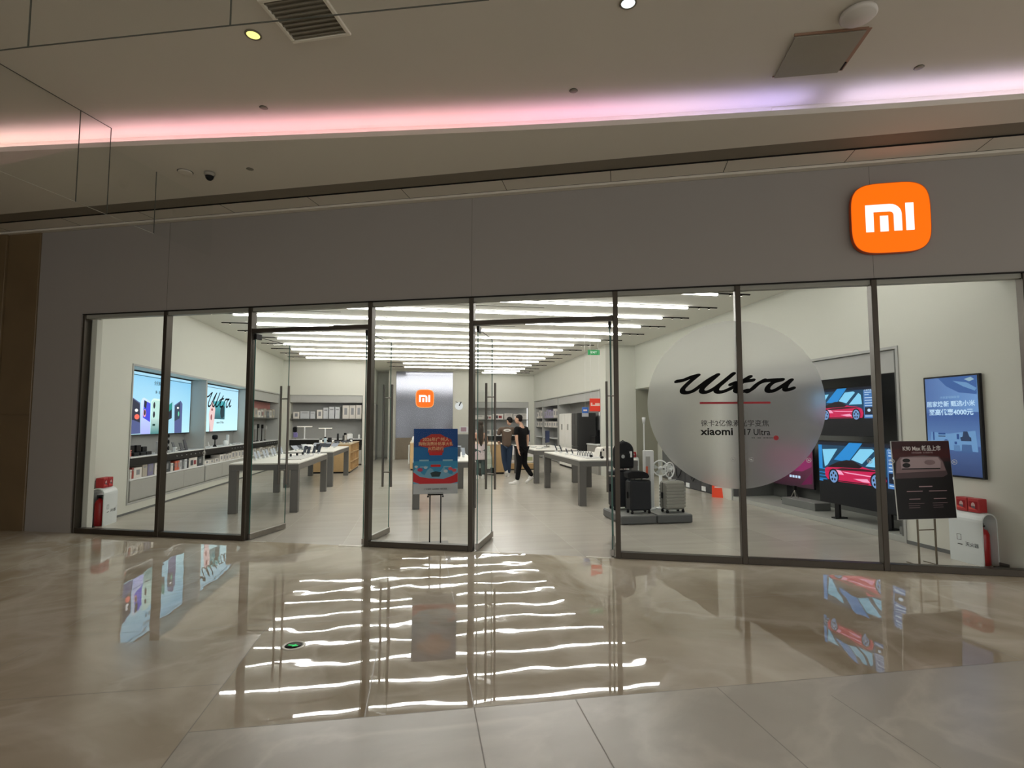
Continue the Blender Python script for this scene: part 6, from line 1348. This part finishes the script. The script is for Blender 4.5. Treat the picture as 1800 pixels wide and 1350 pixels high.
def person(label, loc, J, head, shirt, trousers, shoes, hair=None, long_hair=False, skirt=None, pockets=None):
    t = thing('person', label, 'person', loc)
    V = lambda k: Vector(J[k])
    pel, ch, nk = V('pelvis'), V('chest'), V('neck')
    waist = pel.lerp(ch, 0.45)
    hc = Vector(head[0])
    arms = []
    body = [[(pel, (0.085, 0.07)), (waist, (0.09, 0.07)), (ch, (0.115, 0.085)), (nk, 0.052), (hc+Vector((0, 0, -0.05)), 0.05)]]
    for s in ('l', 'r'):
        body.append([(pel, (0.085, 0.07)), (V('hip_'+s), 0.06), (V('hip_'+s).lerp(V('knee_'+s), 0.5), 0.072), (V('knee_'+s), 0.055), (V('knee_'+s).lerp(V('ankle_'+s), 0.35), 0.052), (V('ankle_'+s), 0.036)])
        body.append([(ch, (0.115, 0.085)), (V('sho_'+s), 0.055), (V('elb_'+s), 0.042), (V('wri_'+s), 0.028)])
    g = G(); vs, fs = skinned(body); g.add(vs, fs)
    M = add_head(g, hc, head[1], head[2])
    for s, sd in (('l', 1), ('r', -1)):
        add_hand(g, V('wri_'+s), (V('wri_'+s)-V('elb_'+s)), sd)
    fuse(g, 'body', SKIN, t, 0.0085)
    for s in (-1, 1):
        g = G(); g.ball((s*0.03, -0.084, 0.012), 0.009, 0.004, 0.006, 8, 6, mx=M); g.build('eye', BLACK, t)
    k = 1.16
    hem = pel+Vector((0, 0, -0.11))
    cl = [[(hem, (0.158, 0.128)), (pel+Vector((0, 0, 0.05)), (0.15, 0.12)), (waist, (0.14, 0.115)), (ch, (0.155, 0.12)), (nk+Vector((0, 0, -0.035)), 0.068)]]
    for s in ('l', 'r'):
        sl = V('sho_'+s).lerp(V('elb_'+s), 0.72)
        if J.get('long_sleeve'): cl.append([(ch, (0.155, 0.12)), (V('sho_'+s), 0.07), (V('elb_'+s), 0.056), (V('elb_'+s).lerp(V('wri_'+s), 0.85), 0.045)])
        else: cl.append([(ch, (0.155, 0.12)), (V('sho_'+s), 0.072), (sl, 0.066)])
    g = G(); vs, fs = skinned(cl); g.add(vs, fs); sh = fuse(g, 'shirt', shirt, t, 0.011)
    tr = []
    p0 = pel+Vector((0, 0, 0.05))
    for s in ('l', 'r'):
        tr.append([(p0, (0.148, 0.12)), (V('hip_'+s), 0.108), (V('hip_'+s).lerp(V('knee_'+s), 0.5), 0.088), (V('knee_'+s), 0.074), (V('knee_'+s).lerp(V('ankle_'+s), 0.5), 0.068), (V('ankle_'+s)+Vector((0, 0, 0.0)), 0.06)])
    g = G(); vs, fs = skinned(tr); g.add(vs, fs); fuse(g, 'trousers', trousers, t, 0.011)
    for a, b in J['feet']: shoe(t, a, b, shoes)
    g = G()
    if long_hair:
        g.ball((0, 0.02, 0.05), 0.088, 0.10, 0.088, 20, 14, mx=M); g.ball((0, 0.06, -0.1), 0.085, 0.055, 0.17, 18, 12, mx=M)
        b = hc+Vector((0, 0, -0.1)); bk = M.to_3x3() @ Vector((0, 1, 0))
        g.tube([b+bk*0.07, b+bk*0.10+Vector((0, 0, -0.15)), b+bk*0.115+Vector((0.01, 0, -0.33)), b+bk*0.11+Vector((0.02, 0, -0.5))], [0.09, 0.085, 0.065, 0.02], 14)
    else:
        g.ball((0, 0.022, 0.048), 0.083, 0.092, 0.082, 20, 14, mx=M); g.ball((0, 0.055, -0.005), 0.07, 0.05, 0.06, 18, 12, mx=M)
    fuse(g, 'hair', hair or HAIR, t, 0.009)
    if skirt is not None:
        g = G(); g.lathe([(0.155, 0.12), (0.17, -0.05), (0.20, -0.30), (0.19, -0.31), (0.14, 0.1)], 26, mx=Matrix.Translation(pel) @ Matrix.Diagonal((1.0, 0.75, 1, 1))); g.build('skirt', skirt, t)
    return t, M
SHW = mat('trainer_white', (232, 230, 226), 0.5, noise=0.02)
J = dict(pelvis=(0.02, 0.04, 0.93), chest=(0.0, 0.02, 1.30), neck=(0.01, 0.01, 1.49), hip_l=(-0.06, -0.02, 0.88), hip_r=(0.09, 0.09, 0.88), knee_l=(-0.06, -0.05, 0.49), knee_r=(0.10, 0.10, 0.49), ankle_l=(-0.12, -0.06, 0.09), ankle_r=(0.31, 0.12, 0.17),
         sho_l=(-0.15, -0.10, 1.42), sho_r=(0.15, 0.13, 1.42), elb_l=(-0.15, -0.15, 1.13), elb_r=(0.20, 0.16, 1.14), wri_l=(-0.11, -0.20, 0.87), wri_r=(0.17, 0.13, 0.89), feet=[((-0.34, -0.07, 0.0), (-0.09, -0.05, 0.0)), ((0.15, 0.11, 0.0), (0.34, 0.13, 0.14))])
person('person in a black T-shirt, black trousers and white trainers walking away to the left', (2.56, 13.85, 0), J, ((-0.07, 0.02, 1.635), R_(-125), 0.05), mat('cloth_black', (20, 20, 22), 0.85), mat('cloth_black2', (18, 18, 20), 0.85), SHW)
J = dict(pelvis=(0.0, 0.0, 0.92), chest=(0.01, 0.03, 1.28), neck=(0.06, 0.08, 1.45), hip_l=(-0.09, 0.0, 0.87), hip_r=(0.09, 0.0, 0.87), knee_l=(-0.07, 0.03, 0.48), knee_r=(0.08, 0.02, 0.48), ankle_l=(-0.01, -0.02, 0.16), ankle_r=(0.06, 0.05, 0.09),
         sho_l=(-0.19, 0.01, 1.38), sho_r=(0.20, 0.03, 1.39), elb_l=(-0.25, 0.02, 1.10), elb_r=(0.25, 0.12, 1.12), wri_l=(-0.19, 0.22, 1.0), wri_r=(0.12, 0.28, 1.14), feet=[((0.0, 0.10, 0.0), (0.0, -0.09, 0.13)), ((0.07, 0.22, 0.0), (0.06, -0.02, 0.0))])
tb, M = person('person in a brown T-shirt with white oval back print and blue jeans, back turned', (2.46, 15.62, 0), J, ((0.10, 0.13, 1.59), R_(-152), 0.3), mat('cloth_brown', (92, 76, 64), 0.85), mat('denim', (34, 52, 76), 0.85), SHW)
g = G(); bp = [(a, b) for a, b in ell(0.0, 1.335, 0.11, 0.038, 28)]; g.prism(bp, -0.115, -0.10, 'y'); g.build('shirt_print', mat('print_white', (232, 230, 224), 0.7), tb)
g = G(); g.prism(ell(0.0, 1.335, 0.06, 0.012, 16), -0.117, -0.1155, 'y'); g.build('shirt_print_script', MATS['cloth_brown'], tb)
J = dict(pelvis=(0.0, 0.0, 0.84), chest=(0.0, 0.0, 1.14), neck=(0.0, 0.0, 1.33), hip_l=(-0.08, 0.0, 0.79), hip_r=(0.08, 0.0, 0.79), knee_l=(-0.075, 0.01, 0.44), knee_r=(0.08, 0.01, 0.44), ankle_l=(-0.07, 0.0, 0.09), ankle_r=(0.08, 0.0, 0.09),
         sho_l=(-0.15, 0.0, 1.25), sho_r=(0.15, 0.0, 1.25), elb_l=(-0.20, 0.0, 1.0), elb_r=(0.20, 0.04, 1.0), wri_l=(-0.17, 0.16, 0.88), wri_r=(0.15, 0.2, 0.9), feet=[((-0.08, 0.14, 0.0), (-0.07, -0.08, 0.0)), ((0.09, 0.14, 0.0), (0.08, -0.08, 0.0))], long_sleeve=True)
person('person with long dark hair in a pink top, seen from behind through the door glass', (1.66, 15.3, 0), J, ((0.0, 0.01, 1.47), R_(180), 0.15), mat('cloth_pink', (222, 190, 190), 0.85), mat('cloth_teal', (66, 84, 84), 0.85), SHW, HAIRB, True, mat('cloth_palepink', (206, 190, 192), 0.85))
